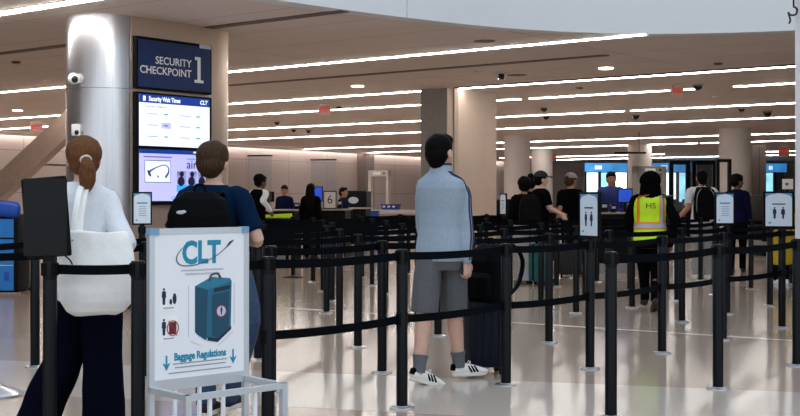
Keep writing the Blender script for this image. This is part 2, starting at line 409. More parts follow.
def exit_sign(px, top, h, d, lab):
    p = at(px, d, py=top); t = thing('exit_sign', lab, 'exit sign', (p.x, p.y, CEIL), R(12), 'red exit signs')
    z1 = p.z-CEIL
    mesh_obj('hanger', box(B(), (0, 0, z1/2-.01), (h*.9, .05, abs(z1)+.03)), m_plaster, t)
    pl = mesh_obj('sign_panel', box(B(), (0, 0, z1-h/2), (h*1.15, .02, h), bevel=.004), M('exit_panel', (206, 160, 146), .3, var=.02), t)
    text('lettering', 'EXIT', h*.52, m_exit_red, pl, (0, -.0125, z1-h*.5), bold=h*.018, sx=.82)
exit_sign(324.5, 104.5, .25, 27.8, 'red exit sign hung among the strip lights left of the pillar')
exit_sign(677.5, 85.5, .21, 23.2, 'red exit sign hung under the right part of the ceiling')
exit_sign(36.5, 122, .30, 34, 'red exit sign at far left above the panelled wall')
exit_sign(784, 146.5, .42, 50, 'red exit sign far away near the right edge')
exit_sign(552.5, 154, .36, 58, 'red exit sign far away right of the pale columns')

# ------------------------------------------------------------------ steel column with the checkpoint sign
ctr = V((-3.13, 15.04, 0)); Lh, rr = .70, .46
col = tag(empty('steel_column', ctr, math.atan2(W.y, W.x)), 'brushed steel oblong column carrying the checkpoint sign', 'column', kind='structure')
prof = [V((Lh+rr*cos(a), rr*sin(a))) for a in [R(-90+6*i) for i in range(31)]]+[V((-Lh+rr*cos(a), rr*sin(a))) for a in [R(90+6*i) for i in range(31)]]
mesh_obj('cladding', prism(B(), prof, 0, CEIL), m_steel, col, smooth=20)
for sx in (-Lh, Lh): mesh_obj('panel_seam', box(B(), (sx, -rr, CEIL/2), (.008, .004, CEIL-.02)), M('seam', (60, 58, 56), .5), col)
mesh_obj('panel_seam', prism(B(), [p*1.0015 for p in prof], 2.60, 2.605), M('seam', (60, 58, 56), .5), col)
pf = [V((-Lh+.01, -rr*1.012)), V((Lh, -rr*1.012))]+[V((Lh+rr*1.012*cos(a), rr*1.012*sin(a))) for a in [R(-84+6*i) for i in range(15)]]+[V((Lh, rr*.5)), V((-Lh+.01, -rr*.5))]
mesh_obj('reflection_tint_skin', prism(B(), pf, .02, CEIL-.002), M('beige_reflection_steel', (210, 190, 172), .36, .75, var=.04, scale=2, stretch=(30, 30, .4)), col, smooth=20)  # added skin over the same steel, its beige reflection painted into the colour
mesh_obj('base_plinth', prism(B(), [p*1.02 for p in prof], 0, .12), m_slot, col)

ang = math.atan2(W.y, W.x); outn = V((W.y, -W.x, 0))
dc = ctr+outn*(rr+.036)-W*.06
sg = thing('checkpoint_sign', 'navy SECURITY CHECKPOINT 1 sign at the top of the steel column', 'sign', (dc.x, dc.y, 0), ang)
mesh_obj('cabinet', box(B(), (.0, 0, 2.925), (1.21, .07, .62), bevel=.006), m_black, sg)
face = plate('sign_face', 0, 2.918, 1.16, .565, m_navy_sign, sg, -.037, .004)
text('lettering', 'SECURITY', .128, m_white, face, (.26, -.0405, 2.965), 'RIGHT', bold=.0015, sx=1.02)
text('lettering', 'CHECKPOINT', .128, m_white, face, (.26, -.0405, 2.84), 'RIGHT', bold=.0015, sx=1.02)
bm = B(); box(bm, (.385, -.0405, 2.915), (.052, .002, .30)); box(bm, (.385, -.0405, 2.762), (.15, .002, .035)); box(bm, (.347, -.0405, 3.046), (.06, .002, .038)); mesh_obj('numeral', bm, m_white, face)
plate('silver_tab', .49, 3.205, .19, .05, m_alu, sg, -.04, .006)
dp = thing('wait_time_screen', 'lit white security wait times screen below the checkpoint sign', 'screen', (dc.x, dc.y, 0), ang)
z1, z0 = 2.575, 1.91
mesh_obj('bezel', box(B(), (0, 0, (z1+z0)/2), (1.21, .07, z1-z0), bevel=.006), m_black, dp)
sc_ = plate('display', .0, (z1+z0)/2, 1.13, z1-z0-.05, m_white_glow, dp, -.037, .004)
plate('title_bar', 0, z1-.075, 1.13, .10, m_navy_glow, sc_, -.0385, .004)
text('lettering', 'Security Wait Times', .077, m_white_glow, sc_, (-.42, -.041, z1-.077), 'LEFT', bold=.003, sx=.78)
text('lettering', 'CLT', .07, m_white_glow, sc_, (.46, -.041, z1-.075), 'CENTER', bold=.003, shear=.2)
text('lettering', 'Security Checkpoint', .045, m_grey_print, sc_, (-.46, -.04, z1-.165), 'LEFT', sx=.85)
plate('logo_mark', -.49, z1-.075, .04, .06, m_white_glow, sc_, -.041, .002)
for r_ in range(3):
    for c_ in range(2):
        x = -.36+c_*.52; z = z1-.255-r_*.135
        plate('text_line', x, z, .17, .014, M('lit_pale_grey', (176, 182, 196), .5, var=.02, emit=.4), sc_, -.0395, .002); plate('time_box', x+.21, z, .15, .075, m_green_glow if r_ != 1 or c_ else m_lilac_glow, sc_, -.0395, .002)
        plate('text_line', x+.21, z, .06, .016, M('green_print', (70, 170, 150), .5), sc_, -.041, .002)
ad = thing('advert_screen', 'lit lilac advertising screen with a headset picture below the wait times', 'screen', (dc.x, dc.y, 0), ang)
z1, z0 = 1.905, 1.225
mesh_obj('bezel', box(B(), (0, 0, (z1+z0)/2), (1.21, .07, z1-z0), bevel=.006), m_black, ad)
sc_ = plate('display', 0, (z1+z0)/2+.02, 1.13, z1-z0-.06, m_lilac_glow, ad, -.037, .004)
plate('title_bar', 0, z1-.035, 1.13, .05, m_navy_glow, sc_, -.0385, .004)
plate('title_light', .42, z1-.03, .26, .02, m_white_glow, sc_, -.041, .002)
plate('text_line', -.28, z1-.1, .44, .014, M('lit_slate', (86, 92, 130), .5, var=.02, emit=.3), sc_, -.0395, .002)
fr = plate('picture_frame', -.28, z1-.275, .41, .27, M('picture_edge', (120, 150, 150), .5), sc_, -.0392, .002)
plate('picture', -.28, z1-.275, .39, .25, M('lit_picture', (206, 212, 248), .4, emit=.6), sc_, -.0405, .002)
bm = B(); limb(bm, [(-.42, -.043, z1-.31), (-.40, -.043, z1-.27), (-.30, -.043, z1-.225), (-.18, -.043, z1-.195), (-.115, -.043, z1-.23), (-.12, -.043, z1-.29), (-.16, -.043, z1-.34)], [.012, .011, .006, .006, .007, .01, .012]); limb(bm, [(-.43, -.043, z1-.275), (-.40, -.043, z1-.325)], [.016, .013]); ell(bm, (-.28, -.043, z1-.335), (.014, .004, .012))
mesh_obj('headset_picture', bm, M('headset_green', (30, 66, 60), .5), sc_, smooth=True)
for k in range(3): plate('text_line', -.28, z1-.44-k*.025, .38, .008, M('lit_pale_grey', (176, 182, 196), .5, var=.02, emit=.4), sc_, -.0395, .002)
plate('text_line', .3, z1-.115, .24, .016, m_blue_glow, sc_, -.0395, .002)
text('lettering', 'aira', .15, m_dark_print, sc_, (.30, -.04, z1-.185), 'CENTER', bold=.001, sx=1.1)
for k in range(3):
    ph = plate('photo', .10+k*.17, z1-.345, .15, .16, M('photo_lilac', (150, 150, 205), .5, var=.6, scale=9, emit=.35), sc_, -.0395, .002)
    bm = B(); ell(bm, (.10+k*.17, -.042, z1-.30), (.035, .002, .035)); ell(bm, (.09+k*.17, -.042, z1-.39), (.055, .002, .06)); mesh_obj('photo_figure', bm, M('photo_dark', (26, 28, 66), .5), sc_)
plate('banner', .28, z1-.475, .52, .09, m_blue_glow, sc_, -.0395, .002)
text('lettering', 'CLT', .06, m_blue_glow, sc_, (-.02, -.04, z1-.6), 'CENTER', bold=.002, shear=.2)

def on_col(px, py):                          # point on the round left end of the column
    e = ctr-W*Lh; best = None
    for i in range(180):
        a = R(180+ang*0)+R(i*2); q = e+V((cos(a)*rr, sin(a)*rr, 0))
        if V((cos(a), sin(a), 0)).dot(q) < 0:
            dd = abs(400+F*q.x/q.y-px)
            if best is None or dd < best[0]: best = (dd, q, a)
    return at(px, best[1].y, py=py), best[2]
q, a_ = on_col(77, 79)
t = thing('bullet_camera', 'round white security camera with black lens on the steel column', 'security camera', q, a_+pi/2)
bm = B(); ell(bm, (0, -.05, 0), (.07, .07, .07)); mesh_obj('housing', bm, m_white, t, smooth=True); mesh_obj('wall_base', box(B(), (0, 0, 0), (.1, .06, .1), bevel=.02), m_white, t, smooth=30)
bm = B(); ell(bm, (.042, -.078, -.012), (.036, .04, .042)); mesh_obj('lens', bm, m_dome, t, smooth=True)
q, a_ = on_col(77, 130)
t = thing('wall_sensor', 'small white sensor box on the steel column above the ponytail', 'sensor', q, a_+pi/2)
mesh_obj('case', box(B(), (0, -.02, 0), (.1, .06, .14), bevel=.02), m_white, t, smooth=30); bm = B(); ell(bm, (.035, -.04, -.03), (.03, .02, .03)); mesh_obj('lens', bm, m_dome, t, smooth=True)

# ------------------------------------------------------------------ queue posts and belts
def post_mesh():
    bm = B(); lathe(bm, [(.036, .012), (.036, .90), (.0345, .902), (.0345, .906), (.037, .908), (.037, .992), (.033, 1.0), (.01, 1.0)], 24); return bm
def flange_mesh():
    bm = B(); lathe(bm, [(.078, 0), (.078, .005), (.072, .010), (.045, .012), (.041, .016), (.037, .018)], 28); return bm
def head_mesh():
    bm = B()
    for k in range(4):
        a = k*pi/2; box(bm, (.038*cos(a), .038*sin(a), .957), (.012, .034, .066), rz=a, bevel=.003)
    return bm
_p = None
LW = math.atan2(.788, .6155)
def stanchion(p, label, low=False, rz=LW):
    global _p
    t = thing('belt_stanchion', label, 'queue post', (p.x, p.y, 0), rz, 'black belt stanchions of the queue')
    if _p is None:
        a = mesh_obj('post', post_mesh(), m_post, t, smooth=40); b = mesh_obj('floor_flange', flange_mesh(), m_chrome, t, smooth=40); c = mesh_obj('belt_head', head_mesh(), m_black, t)
        _p = [a, b, c, None]
    else:
        for o in _p[:3]: copy_part(o, t)
    if low:
        if _p[3]: copy_part(_p[3], t)
        else:
            bm = B(); box(bm, (.038, 0, .56), (.012, .036, .075), bevel=.003); box(bm, (-.038, 0, .56), (.012, .036, .075), bevel=.003)
            _p[3] = mesh_obj('lower_belt_clip', bm, m_black, t)
    return t
def belt(t, p, q, z, name='belt', h=.05):
    """webbing from post p to post q, a part of the post that carries its cassette"""
    d = V((q.x-p.x, q.y-p.y, 0)); L = d.length; d.normalize(); nrm = V((-d.y, d.x, 0))*.0015; rings = []
    k = 9
    for i in range(k):
        u = i/(k-1); c = d*(.036+(L-.072)*u)+V((0, 0, z-.022*L/1.2*4*u*(1-u)*.6)); rings.append([c+nrm+V((0, 0, h/2)), c-nrm+V((0, 0, h/2)), c-nrm-V((0, 0, h/2)), c+nrm-V((0, 0, h/2))])
    bm = B(); loft(bm, rings); o = mesh_obj(name, bm, m_belt, t); o.rotation_euler.z = -t.rotation_euler.z
    return o
def rowpt(off, t): return V((.6155*t-.788*off, .788*t+.6155*off, 0))
front = [at(50, 6.2), at(138, 6.2)]+[ground(*b) for b in [(268, 437), (402, 408), (506, 385), (590, 369), (662, 353), (723, 340), (782, 328)]]+[rowpt(4.645, 13.3)]
for p in front: p.z = 0
FL = ['black queue post carrying the black-backed sign panel at the left edge', 'black queue post just left of the white baggage sign', 'black queue post just right of the white baggage sign', 'black queue post in front left of the man in the grey jacket',
      'black queue post beside the dark suitcase, right of the man in grey', 'black queue post under the turned white pictogram sign', 'black queue post in front of the hi-vis vest wearer', 'black queue post half hidden behind the post right of the hi-vis vest',
      'black queue post under the rightmost white pictogram sign', 'black queue post ending the nearest long belt line at the right edge']
def run(pts, labels, low=False):
    T = [stanchion(p, l, low) for i, (p, l) in enumerate(zip(pts, labels))]
    for i in range(len(pts)-1):
        belt(T[i], pts[i], pts[i+1], .957)
        if low: belt(T[i], pts[i], pts[i+1], .56, 'lower_belt')
    return T
Tf = run(front[2:], FL[2:], True)
# all posts of that line carry the second belt; the two at left only the upper one
T2 = [stanchion(p, l) for p, l in zip(front[:2], FL[:2])]
belt(T2[0], front[0], front[1], .957); belt(T2[1], front[1], front[2], .957)
short = [ground(611, 417.5), ground(718, 389), ground(797, 366)]
run(short, ['large black queue post nearest the camera, left end of the short right line', 'black queue post in the middle of the short right line', 'black queue post at the right edge, right end of the short line'])
G = ground
lanes = [
 ('second', [G(271, 394), G(382, 373), G(471, 356), G(549, 343), G(609, 331), G(682, 322), G(727, 314), G(770, 306), rowpt(5.3, 15.6)]),
 ('third', [rowpt(6.73, 4.0), G(146, 378), G(258.5, 360), G(358, 347.5), G(438, 336), G(504, 325), G(576, 313.5), G(632, 308), G(677, 301), G(715, 295), G(751, 289), G(790, 284)]),
 ('fourth', [rowpt(7.95, 4.4), G(35, 367), G(156.5, 352), G(256, 339.5), G(339.5, 327), G(418, 318), G(480, 310), G(541, 302), G(585, 295.6)]+[rowpt(7.9, t) for t in (15.4, 16.6, 17.8, 19.0)]),
 ('fifth', [rowpt(9.07, 9.1), G(326.5, 313)]+[rowpt(9.07, t) for t in (11.65, 12.95, 14.1)]+[G(556.5, 286.5), G(597, 282)]+[rowpt(9.05, t) for t in (17.75, 18.9, 20.2)]),
 ('sixth', [rowpt(10.14, 10.33), G(332, 301), G(386, 294)]+[rowpt(10.14, t) for t in (13.95, 15.1, 16.3, 17.5, 18.7, 19.9, 21.1)]),
 ('seventh', [rowpt(11.3, 11.47), G(323, 291), G(372, 285.6)]+[rowpt(11.3, t) for t in (15.0, 16.2, 17.4, 18.6, 19.8, 21.2)]),
 ('eighth', [rowpt(12.55, 12.64), G(313, 282), G(362, 277.5)]+[rowpt(12.55, t) for t in (16.3, 17.5, 18.7, 19.9, 21.1, 22.4)]),
 ('ninth', [rowpt(13.75, t) for t in (16.4, 17.6, 18.8, 20.0, 21.2, 22.4, 23.6)]),
]
for nm, pts in lanes:
    run(pts, ['black queue post, %s from the left in the %s belt line back from the camera' % (ORD[i], nm) for i in range(len(pts))])
# a loose post on a wide round base, far left of the lanes
t = thing('portable_stanchion', 'black loose post on a wide round black base left of the lanes', 'queue post', ground(293, 277.5))
mesh_obj('post', post_mesh(), m_post, t, smooth=40); mesh_obj('round_base', lathe(B(), [(.175, 0), (.175, .012), (.12, .03), (.04, .045)], 32), m_black, t, smooth=40); mesh_obj('belt_head', head_mesh(), m_black, t)
# chrome base of a stand whose pole is just outside the left edge
t = thing('pole_stand', 'polished chrome round base of a stand cut off by the left edge', 'stand', ground(-5, 395))
mesh_obj('base', lathe(B(), [(.185, 0), (.185, .012), (.16, .03), (.06, .06), (.03, .075)], 36), m_chrome, t, smooth=40); mesh_obj('pole', lathe(B(), [(.018, .06), (.018, 1.2)], 16), m_chrome, t, smooth=40)

# ------------------------------------------------------------------ signs on the posts
def person_icon(bm, x, z, h, y, skirt=False):
    ell(bm, (x, y, z+h*.43), (h*.075, .001, h*.075), 12)
    if skirt: pts = [(-.06, .33), (.06, .33), (.13, .30), (.17, .02), (.12, .02), (.09, .2), (.17, -.12), (.07, -.12), (.07, -.48), (-.07, -.48), (-.07, -.12), (-.17, -.12), (-.09, .2), (-.12, .02), (-.17, .02), (-.13, .30)]
    else: pts = [(-.06, .33), (.06, .33), (.13, .30), (.15, -.05), (.10, -.05), (.09, .2), (.08, -.48), (.01, -.48), (0, -.05), (-.01, -.48), (-.08, -.48), (-.09, .2), (-.10, -.05), (-.15, -.05), (-.13, .30)]
    f = [bm.verts.new((x+px*h, y, z+pz*h)) for px, pz in pts]; bmesh.ops.triangulate(bm, faces=[bm.faces.new(f)])
def post_sign(p, yaw, w_, h_, label, icons=True, z=1.0):
    t = thing('post_sign', label, 'sign', (p.x, p.y, 0), yaw, 'signs clipped on the queue posts')
    zc = z+h_/2+.012
    mesh_obj('bracket', box(B(), (0, .0, z+.008), (.05, .03, .016)), m_black, t)
    mesh_obj('frame', box(B(), (0, 0, zc), (w_, .022, h_), bevel=.004), m_black, t)
    s = plate('sheet', 0, zc, w_*.84, h_*.90, M('sign_sheet', (214, 228, 240), .45, var=.01), t, -.0115, .002)
    k = h_*.90; W2 = w_*.84
    m_arch = M('sign_arch_blue', (70, 150, 200), .5)
    for sgn in (-1, 1):
        bm = B(); c = [bm.verts.new((sgn*W2/2, -.0131, zc+k/2)), bm.verts.new((sgn*W2/2, -.0131, zc+k*.34))]
        for i in range(5):
            a = i/4*pi/2; c.append(bm.verts.new((sgn*W2/2*cos(a), -.0131, zc+k*(.34+.157*sin(a))))) if i else None
        bmesh.ops.triangulate(bm, faces=[bm.faces.new(c)]); mesh_obj('corner_print', bm, m_arch, s)
    if icons:
        plate('text_line', 0, zc+k*.17, W2*.5, k*.035, m_dark_print, s, -.0131, .001)
        bm = B(); person_icon(bm, -W2*.16, zc-k*.1, k*.36, -.0137); person_icon(bm, W2*.16, zc-k*.1, k*.36, -.0137, True); mesh_obj('pictogram', bm, m_dark_print, s)
    else:
        plate('text_bar', 0, zc+k*.18, W2*.62, k*.05, m_arch, s, -.0131, .001)
        for i in range(5): plate('text_line', .02*w_, zc+k*(.06-i*.075), W2*.45, k*.022, m_grey_print, s, -.0131, .001)
    plate('emblem', -W2*.34, zc-k*.4, W2*.1, k*.05, m_arch, s, -.0131, .001)
    return t
post_sign(front[5], R(-64), .27, .355, 'white pictogram sign turned aside on the post right of the cap wearers', z=1.0)
post_sign(front[8]-V((.035, 0, 0)), R(-6), .31, .37, 'rightmost white pictogram sign of two figures, facing the camera')
post_sign(at(724.5, 13.55), R(8), .235, .365, 'white text sign in black frame in front of the white-shirt traveller', icons=False)
p = at(142, 13.4); p.z = 0
stanchion(p, 'black queue post under the small sign left of the backpack, mostly hidden')
post_sign(p, R(20), .22, .37, 'small white text sign in black frame below the left end of the advert screen', icons=False)
p = at(503.5, 20.6); p.z = 0
stanchion(p, 'black queue post under the edge-on sign right of the beige pillar')
post_sign(p, R(-68), .24, .37, 'narrow edge-on white sign right of the beige pillar', icons=False)
# the black back of a big sign panel at left
t = thing('sign_panel', 'large black sign panel seen from behind on the leftmost queue post', 'sign', (front[0].x, front[0].y, 0), R(-8))
pm = mesh_obj('back_panel', box(B(), (-.02, 0, 1.225), (.245, .022, .415), ry=R(-4.5), bevel=.012), m_black, t, smooth=30)
mesh_obj('frame_rim', loft(B(), [[V((.118*sx, -.012-dy, 1.225+.2*sz)) for sx, sz in ((-1, -1), (1, -1), (1, 1), (-1, 1))] for dy in (0, .002)]), M('panel_back', (12, 15, 18), .3, spec=.2), pm, loc=(-.02, 0, 0))
mesh_obj('clamp', box(B(), (0, .0, 1.01), (.06, .05, .04), bevel=.006), m_black, t)
mesh_obj('tag_cord', limb(B(), [(.085, -.014, 1.03), (.115, -.015, 1.005), (.125, -.012, .985)], [.004]*3), m_black, t)

# ------------------------------------------------------------------ baggage sizer with its white poster
bz = thing('baggage_sizer', 'white baggage regulations sign on a silver sizer frame in the foreground', 'baggage sizer', (-.852, 5.095, 0), R(42))
PW, z0, z1 = .493, .55, 1.20; D = .28
bm = B()
for sx in (-1, 1): box(bm, (sx*(PW/2-.012), 0, (z1)/2), (.024, .024, z1))
for z in (z0+.012, z1-.012): box(bm, (0, 0, z), (PW-.048, .022, .024))
mesh_obj('sign_frame', bm, m_alu, bz)
for x, q_ in ((-PW/2+.02, .046), (PW/2-.02, .03)): mesh_obj('frame_corner', box(B(), (x, -.003, z1-.012), (q_, .03, .028)), M('corner_blue_grey', (120, 160, 195), .4), bz)
for z in (z0-.012, .06):
    bm = B()
    for x in (-PW/2+.012, PW/2-.012): box(bm, (x, -D/2, z), (.024, D, .024))
    box(bm, (0, -D, z), (PW, .024, .024)); box(bm, (0, 0, z), (PW-.05, .02, .024))
    mesh_obj('rack_rails', bm, m_alu, bz)
for sx in (-1, 1): mesh_obj('leg', box(B(), (sx*(PW/2-.012), -D, .275), (.026, .026, .55)), m_alu, bz)
for x, y in [(-.13, -D), (.09, -D), (.0, 0), (-.12, 0), (.12, 0)]: mesh_obj('rack_bar', box(B(), (x, y, .3), (.014, .014, .47)), m_white, bz)
po = mesh_obj('poster', box(B(), (0, -.004, (z0+z1)/2), (PW-.044, .008, z1-z0-.044)), M('poster_white', (240, 244, 248), .4, var=.01), bz)
Y0 = -.0092
text('lettering', 'CLT', .132, m_teal_print, po, (.005, Y0, 1.092), bold=.0045, sx=.80)
sw = [V((-.165+.13*(1-cos(a))*.0+.0, Y0, 0)) for a in (0,)]
bm = B(); limb(bm, [(-.03, Y0-.0008, 1.137), (-.09, Y0-.0008, 1.115), (-.118, Y0-.0008, 1.075), (-.095, Y0-.0008, 1.045), (-.02, Y0-.0008, 1.045), (.07, Y0-.0008, 1.075), (.13, Y0-.0008, 1.115), (.165, Y0-.0008, 1.142)], [.0008, .0012, .002, .0022, .002, .0016, .0016, .002], n=6); mesh_obj('swoosh', bm, M('swoosh_navy', (40, 70, 110), .5), po)
bm = B(); a_ = [bm.verts.new((x, Y0-.001, z)) for x, z in ((.12, 1.105), (.15, 1.126), (.17, 1.147), (.145, 1.138))]; bm.faces.new(a_); mesh_obj('plane_mark', bm, M('swoosh_navy', (40, 70, 110), .5), po)
for z, wd_ in ((1.022, .21), (1.006, .17)): plate('text_line', .01, z, wd_, .007, m_lightgrey_print, po, Y0, .0006)
# printed suitcase
def poly(name, pts, y, mat, parent):
    bm = B(); bmesh.ops.triangulate(bm, faces=[bm.faces.new([bm.verts.new((x, y, z)) for x, z in pts])]); return mesh_obj(name, bm, mat, parent)
PS0 = set(po.children)
m_bag1 = M('printed_teal', (28, 104, 134), .55, var=.08); m_bag2 = M('printed_teal_dark', (16, 74, 100), .55, var=.08); m_bag3 = M('printed_navy', (14, 42, 62), .55)
poly('suitcase_print', [(-.05, .915), (.04, .955), (.145, .945), (.155, .93), (.15, .70), (.075, .645), (-.035, .685), (-.05, .70)], Y0, m_bag1, po)
poly('suitcase_side_print', [(-.05, .915), (.02, .895), (.012, .655), (-.035, .685), (-.05, .70)], Y0-.0006, m_bag2, po)
poly('suitcase_top_print', [(-.05, .915), (.04, .955), (.145, .945), (.155, .93), (.02, .895)], Y0-.0006, M('printed_teal_light', (40, 122, 150), .55), po)
poly('suitcase_pocket_print', [(.045, .87), (.14, .885), (.138, .71), (.075, .665), (.045, .675)], Y0-.0010, m_bag2, po)
poly('suitcase_pocket_print', [(.053, .90), (.145, .912), (.145, .893), (.053, .88)], Y0-.0010, m_bag3, po)
poly('suitcase_edge_print', [(.018, .655), (.075, .643), (.152, .70), (.152, .715), (.075, .662), (.018, .672)], Y0-.0012, m_bag3, po)
bm = B(); limb(bm, [(.03, Y0-.001, .94), (.04, Y0-.001, .965), (.075, Y0-.001, .97), (.09, Y0-.001, .95)], [.005]*4, n=6); mesh_obj('handle_print', bm, M('print_grey_dark', (60, 66, 72), .5), po)
bm = B(); lathe(bm, [(.0285, 0), (.0285, .0005)], 24); bmesh.ops.rotate(bm, verts=bm.verts, matrix=Matrix.Rotation(pi/2, 3, 'X')); o = mesh_obj('badge_print', bm, m_red_print, po); o.location = (.095, Y0-.0012, .79)
bm = B(); lathe(bm, [(.0245, 0), (.0245, .0005)], 24); bmesh.ops.rotate(bm, verts=bm.verts, matrix=Matrix.Rotation(pi/2, 3, 'X')); o = mesh_obj('badge_print', bm, M('badge_pale', (190, 205, 220), .5), po); o.location = (.095, Y0-.0016, .79)
bm = B(); person_icon(bm, .095, .792, .04, Y0-.0024); mesh_obj('badge_print', bm, m_dark_print, po)
for x, z, wx, wz in ((-.085, .80, .0025, .24), (.17, .82, .0025, .2)): plate('dimension_line', x, z, wx, wz, m_lightgrey_print, po, Y0, .0006)
for ln in ([(-.075, Y0, .66), (-.02, Y0, .635)], [(.08, Y0, .628), (.165, Y0, .69)]): mesh_obj('dimension_line', limb(B(), ln, [.0012]*2, n=6), m_lightgrey_print, po)
for o in [c for c in po.children if c not in PS0]: o.location = (o.location.x*.9+.018, o.location.y, o.location.z*.9+.13); o.scale = (.9, 1, .9)
for k, zc in enumerate((.912, .785)):
    cd = plate('icon_card', -.155, zc, .085, .105, M('card_white', (244, 247, 250), .5), po, Y0+.0004, .0012)
    bm = B(); person_icon(bm, -.178, zc+.006, .07, Y0-.0012); mesh_obj('icon_print', bm, m_dark_print, po)
    if k == 0:
        bm = B(); ell(bm, (-.145, Y0-.001, zc-.017), (.0065, .0008, .012)); mesh_obj('icon_print', bm, m_dark_print, po); bm = B(); ell(bm, (-.127, Y0-.001, zc-.005), (.0095, .0008, .023)); mesh_obj('icon_print', bm, m_dark_print, po)
    else:
        bm = B(); box(bm, (-.136, Y0-.001, zc), (.034, .001, .05)); mesh_obj('icon_print', bm, M('print_brown', (86, 40, 44), .5), po)
        bm = B(); limb(bm, [(-.155, Y0-.0024, zc+.03), (-.117, Y0-.0024, zc-.03)], [.002]*2, n=6); limb(bm, [(-.136+.027*cos(i*pi/8), Y0-.0024, zc+.031*sin(i*pi/8)) for i in range(17)], [.002]*17, n=6, k=1); mesh_obj('no_symbol', bm, m_red_print, po)
    plate('text_line', -.155, zc-.042, .05, .005, m_grey_print, po, Y0-.0004, .0006)
text('lettering', 'Baggage Regulations', .043, m_teal_print, po, (.0, Y0, .662), bold=.0016, sx=.74, depth=.0004)
for sx in (-1, 1):
    x = sx*.165
    bm = B(); box(bm, (x, Y0, .65), (.008, .0006, .045)); g_ = [bm.verts.new((a_, Y0-.0004, b_)) for a_, b_ in ((x+.019, .643), (x, .609), (x-.019, .643), (x, .633))]; bm.faces.new((g_[0], g_[1], g_[3])); bm.faces.new((g_[1], g_[2], g_[3])); mesh_obj('arrow_print', bm, m_teal_print, po)
for z, wd_ in ((.634, .27), (.618, .25), (.597, .31)): plate('text_line', 0, z, wd_, .0045, m_grey_print, po, Y0, .0006)

# ------------------------------------------------------------------ blue kiosk at far left
t = thing('blue_kiosk', 'bright blue kiosk with black side at the left edge behind the belts', 'kiosk', at(2, 16.2), R(-6))
m_kb = M('kiosk_blue', (22, 82, 190), .4, var=.05); m_kl = M('kiosk_light_blue', (28, 128, 214), .4, var=.05)
mesh_obj('cabinet', box(B(), (0, .2, .56), (.44, .4, 1.06), bevel=.02), m_black, t, smooth=40)
bm = B(); limb(bm, [(-.21, -.0, 1.14), (0, -.01, 1.165), (.21, 0, 1.14)], [(.11, .05)]*3, hint=(0, 0, 1), n=12); mesh_obj('header', bm, m_kb, t, smooth=True)
for z, h_ in ((.90, .25), (.63, .24), (.27, .42)): plate('front_panel', -.02, z, .37, h_, m_kl, t, -.004, .012, bevel=.003)
plate('pale_line', -.02, .40, .36, .008, m_white, t, -.012, .003); plate('label_print', -.10, .62, .06, .03, m_white, t, -.012, .003); plate('label_print', .07, .25, .07, .12, m_kb, t, -.012, .003)
t = thing('folded_cart', 'brownish folded stand beside the blue kiosk behind the black sign panel', 'stand', at(27, 17.1), R(0))
for i in range(4): mesh_obj('slat', box(B(), (-.065+i*.043, .01*(i % 2), .29), (.034, .03, .58), bevel=.008), M('taupe_plastic', (126, 104, 96), .6), t)
mesh_obj('base', box(B(), (0, 0, .015), (.24, .2, .03)), m_black, t)
t = thing('wall_handrail', 'thin dark handrail on the panelled wall left of the ponytail', 'handrail', at(57, 39.5, py=165), math.atan2(wd.y, wd.x))
mesh_obj('rail', limb(B(), [(-.35, 0, 0), (.5, 0, 0)], [.03, .03]), m_slot, t, smooth=True)
for x in (-.25, .4): mesh_obj('rail_bracket', box(B(), (x, .1, 0), (.04, .9, .04)), m_slot, t)

# ------------------------------------------------------------------ inspection desks
m_desk = M('dark_desk', (14, 14, 17), .5, var=.1, spec=.12); m_desk_top = M('pale_desk_top', (158, 146, 136), .5, var=.05); m_blue_scr = M('lit_blue_monitor', (22, 66, 180), .3, var=.2, scale=6, emit=.45); m_equip = M('dark_equipment', (16, 16, 19), .45, var=.1, spec=.12); m_greyeq = M('grey_equipment', (150, 148, 148), .5)
def desk(px, d, w_, label, rz=0, h_=1.02, dp=.7):
    t = thing('inspection_podium', label, 'podium', at(px, d), rz, 'inspection podiums')
    mesh_obj('cabinet', box(B(), (0, 0, h_/2), (w_, dp, h_), bevel=.01), m_desk, t); mesh_obj('counter_top', box(B(), (0, 0, h_+.015), (w_+.06, dp+.06, .03), bevel=.005), m_desk_top, t)
    mesh_obj('kick_panel', box(B(), (0, -dp/2-.01, .08), (w_-.06, .02, .16)), m_greyeq, t)
    for i in (-1, 0, 1): mesh_obj('front_panel', box(B(), (i*w_*.31, -dp/2-.008, h_*.58), (w_*.29, .016, h_*.7), bevel=.004), m_equip, t)
    return t
def monitor(px, d, z, w_, h_, rz, label, mat, group='desk monitors'):
    t = thing('monitor', label, 'monitor', at(px, d, z=z), rz, group)
    mesh_obj('stand', box(B(), (0, .02, .09), (.05, .03, .18)), m_black, t); mesh_obj('foot', box(B(), (0, .02, .008), (.2, .14, .016), bevel=.004), m_black, t)
    mesh_obj('casing', box(B(), (0, 0, .16+h_/2), (w_, .04, h_), bevel=.008), m_black, t); plate('screen', 0, .16+h_/2, w_-.04, h_-.04, mat, t, -.021, .003)
def shield(px, d, z, w_, h_, label):
    t = thing('clear_shield', label, 'shield', at(px, d, z=z), R(-15), 'clear acrylic desk shields')
    mesh_obj('pane', box(B(), (0, 0, h_/2), (w_, .01, h_)), m_glass, t); mesh_obj('top_rail', box(B(), (0, 0, h_+.015), (w_+.04, .03, .03)), m_black, t); 
    for sx in (-1, 1): mesh_obj('clamp', box(B(), (sx*w_*.4, 0, .02), (.05, .05, .05)), m_black, t)
desk(275, 25.6, 1.0, 'dark podium between the leaning person and the left officer', R(-8))
desk(327, 26.6, .95, 'dark podium carrying the number 6 sign', R(-8))
desk(612, 21.3, 1.3, 'dark podium in front of the officer in blue shirt', R(4))
desk(350, 29.5, .9, 'dark podium farther back, right of the number 6 podium', R(-8))
monitor(269, 25.6, 1.05, .26, .22, R(150), 'small dark monitor beside the leaning person', m_equip)
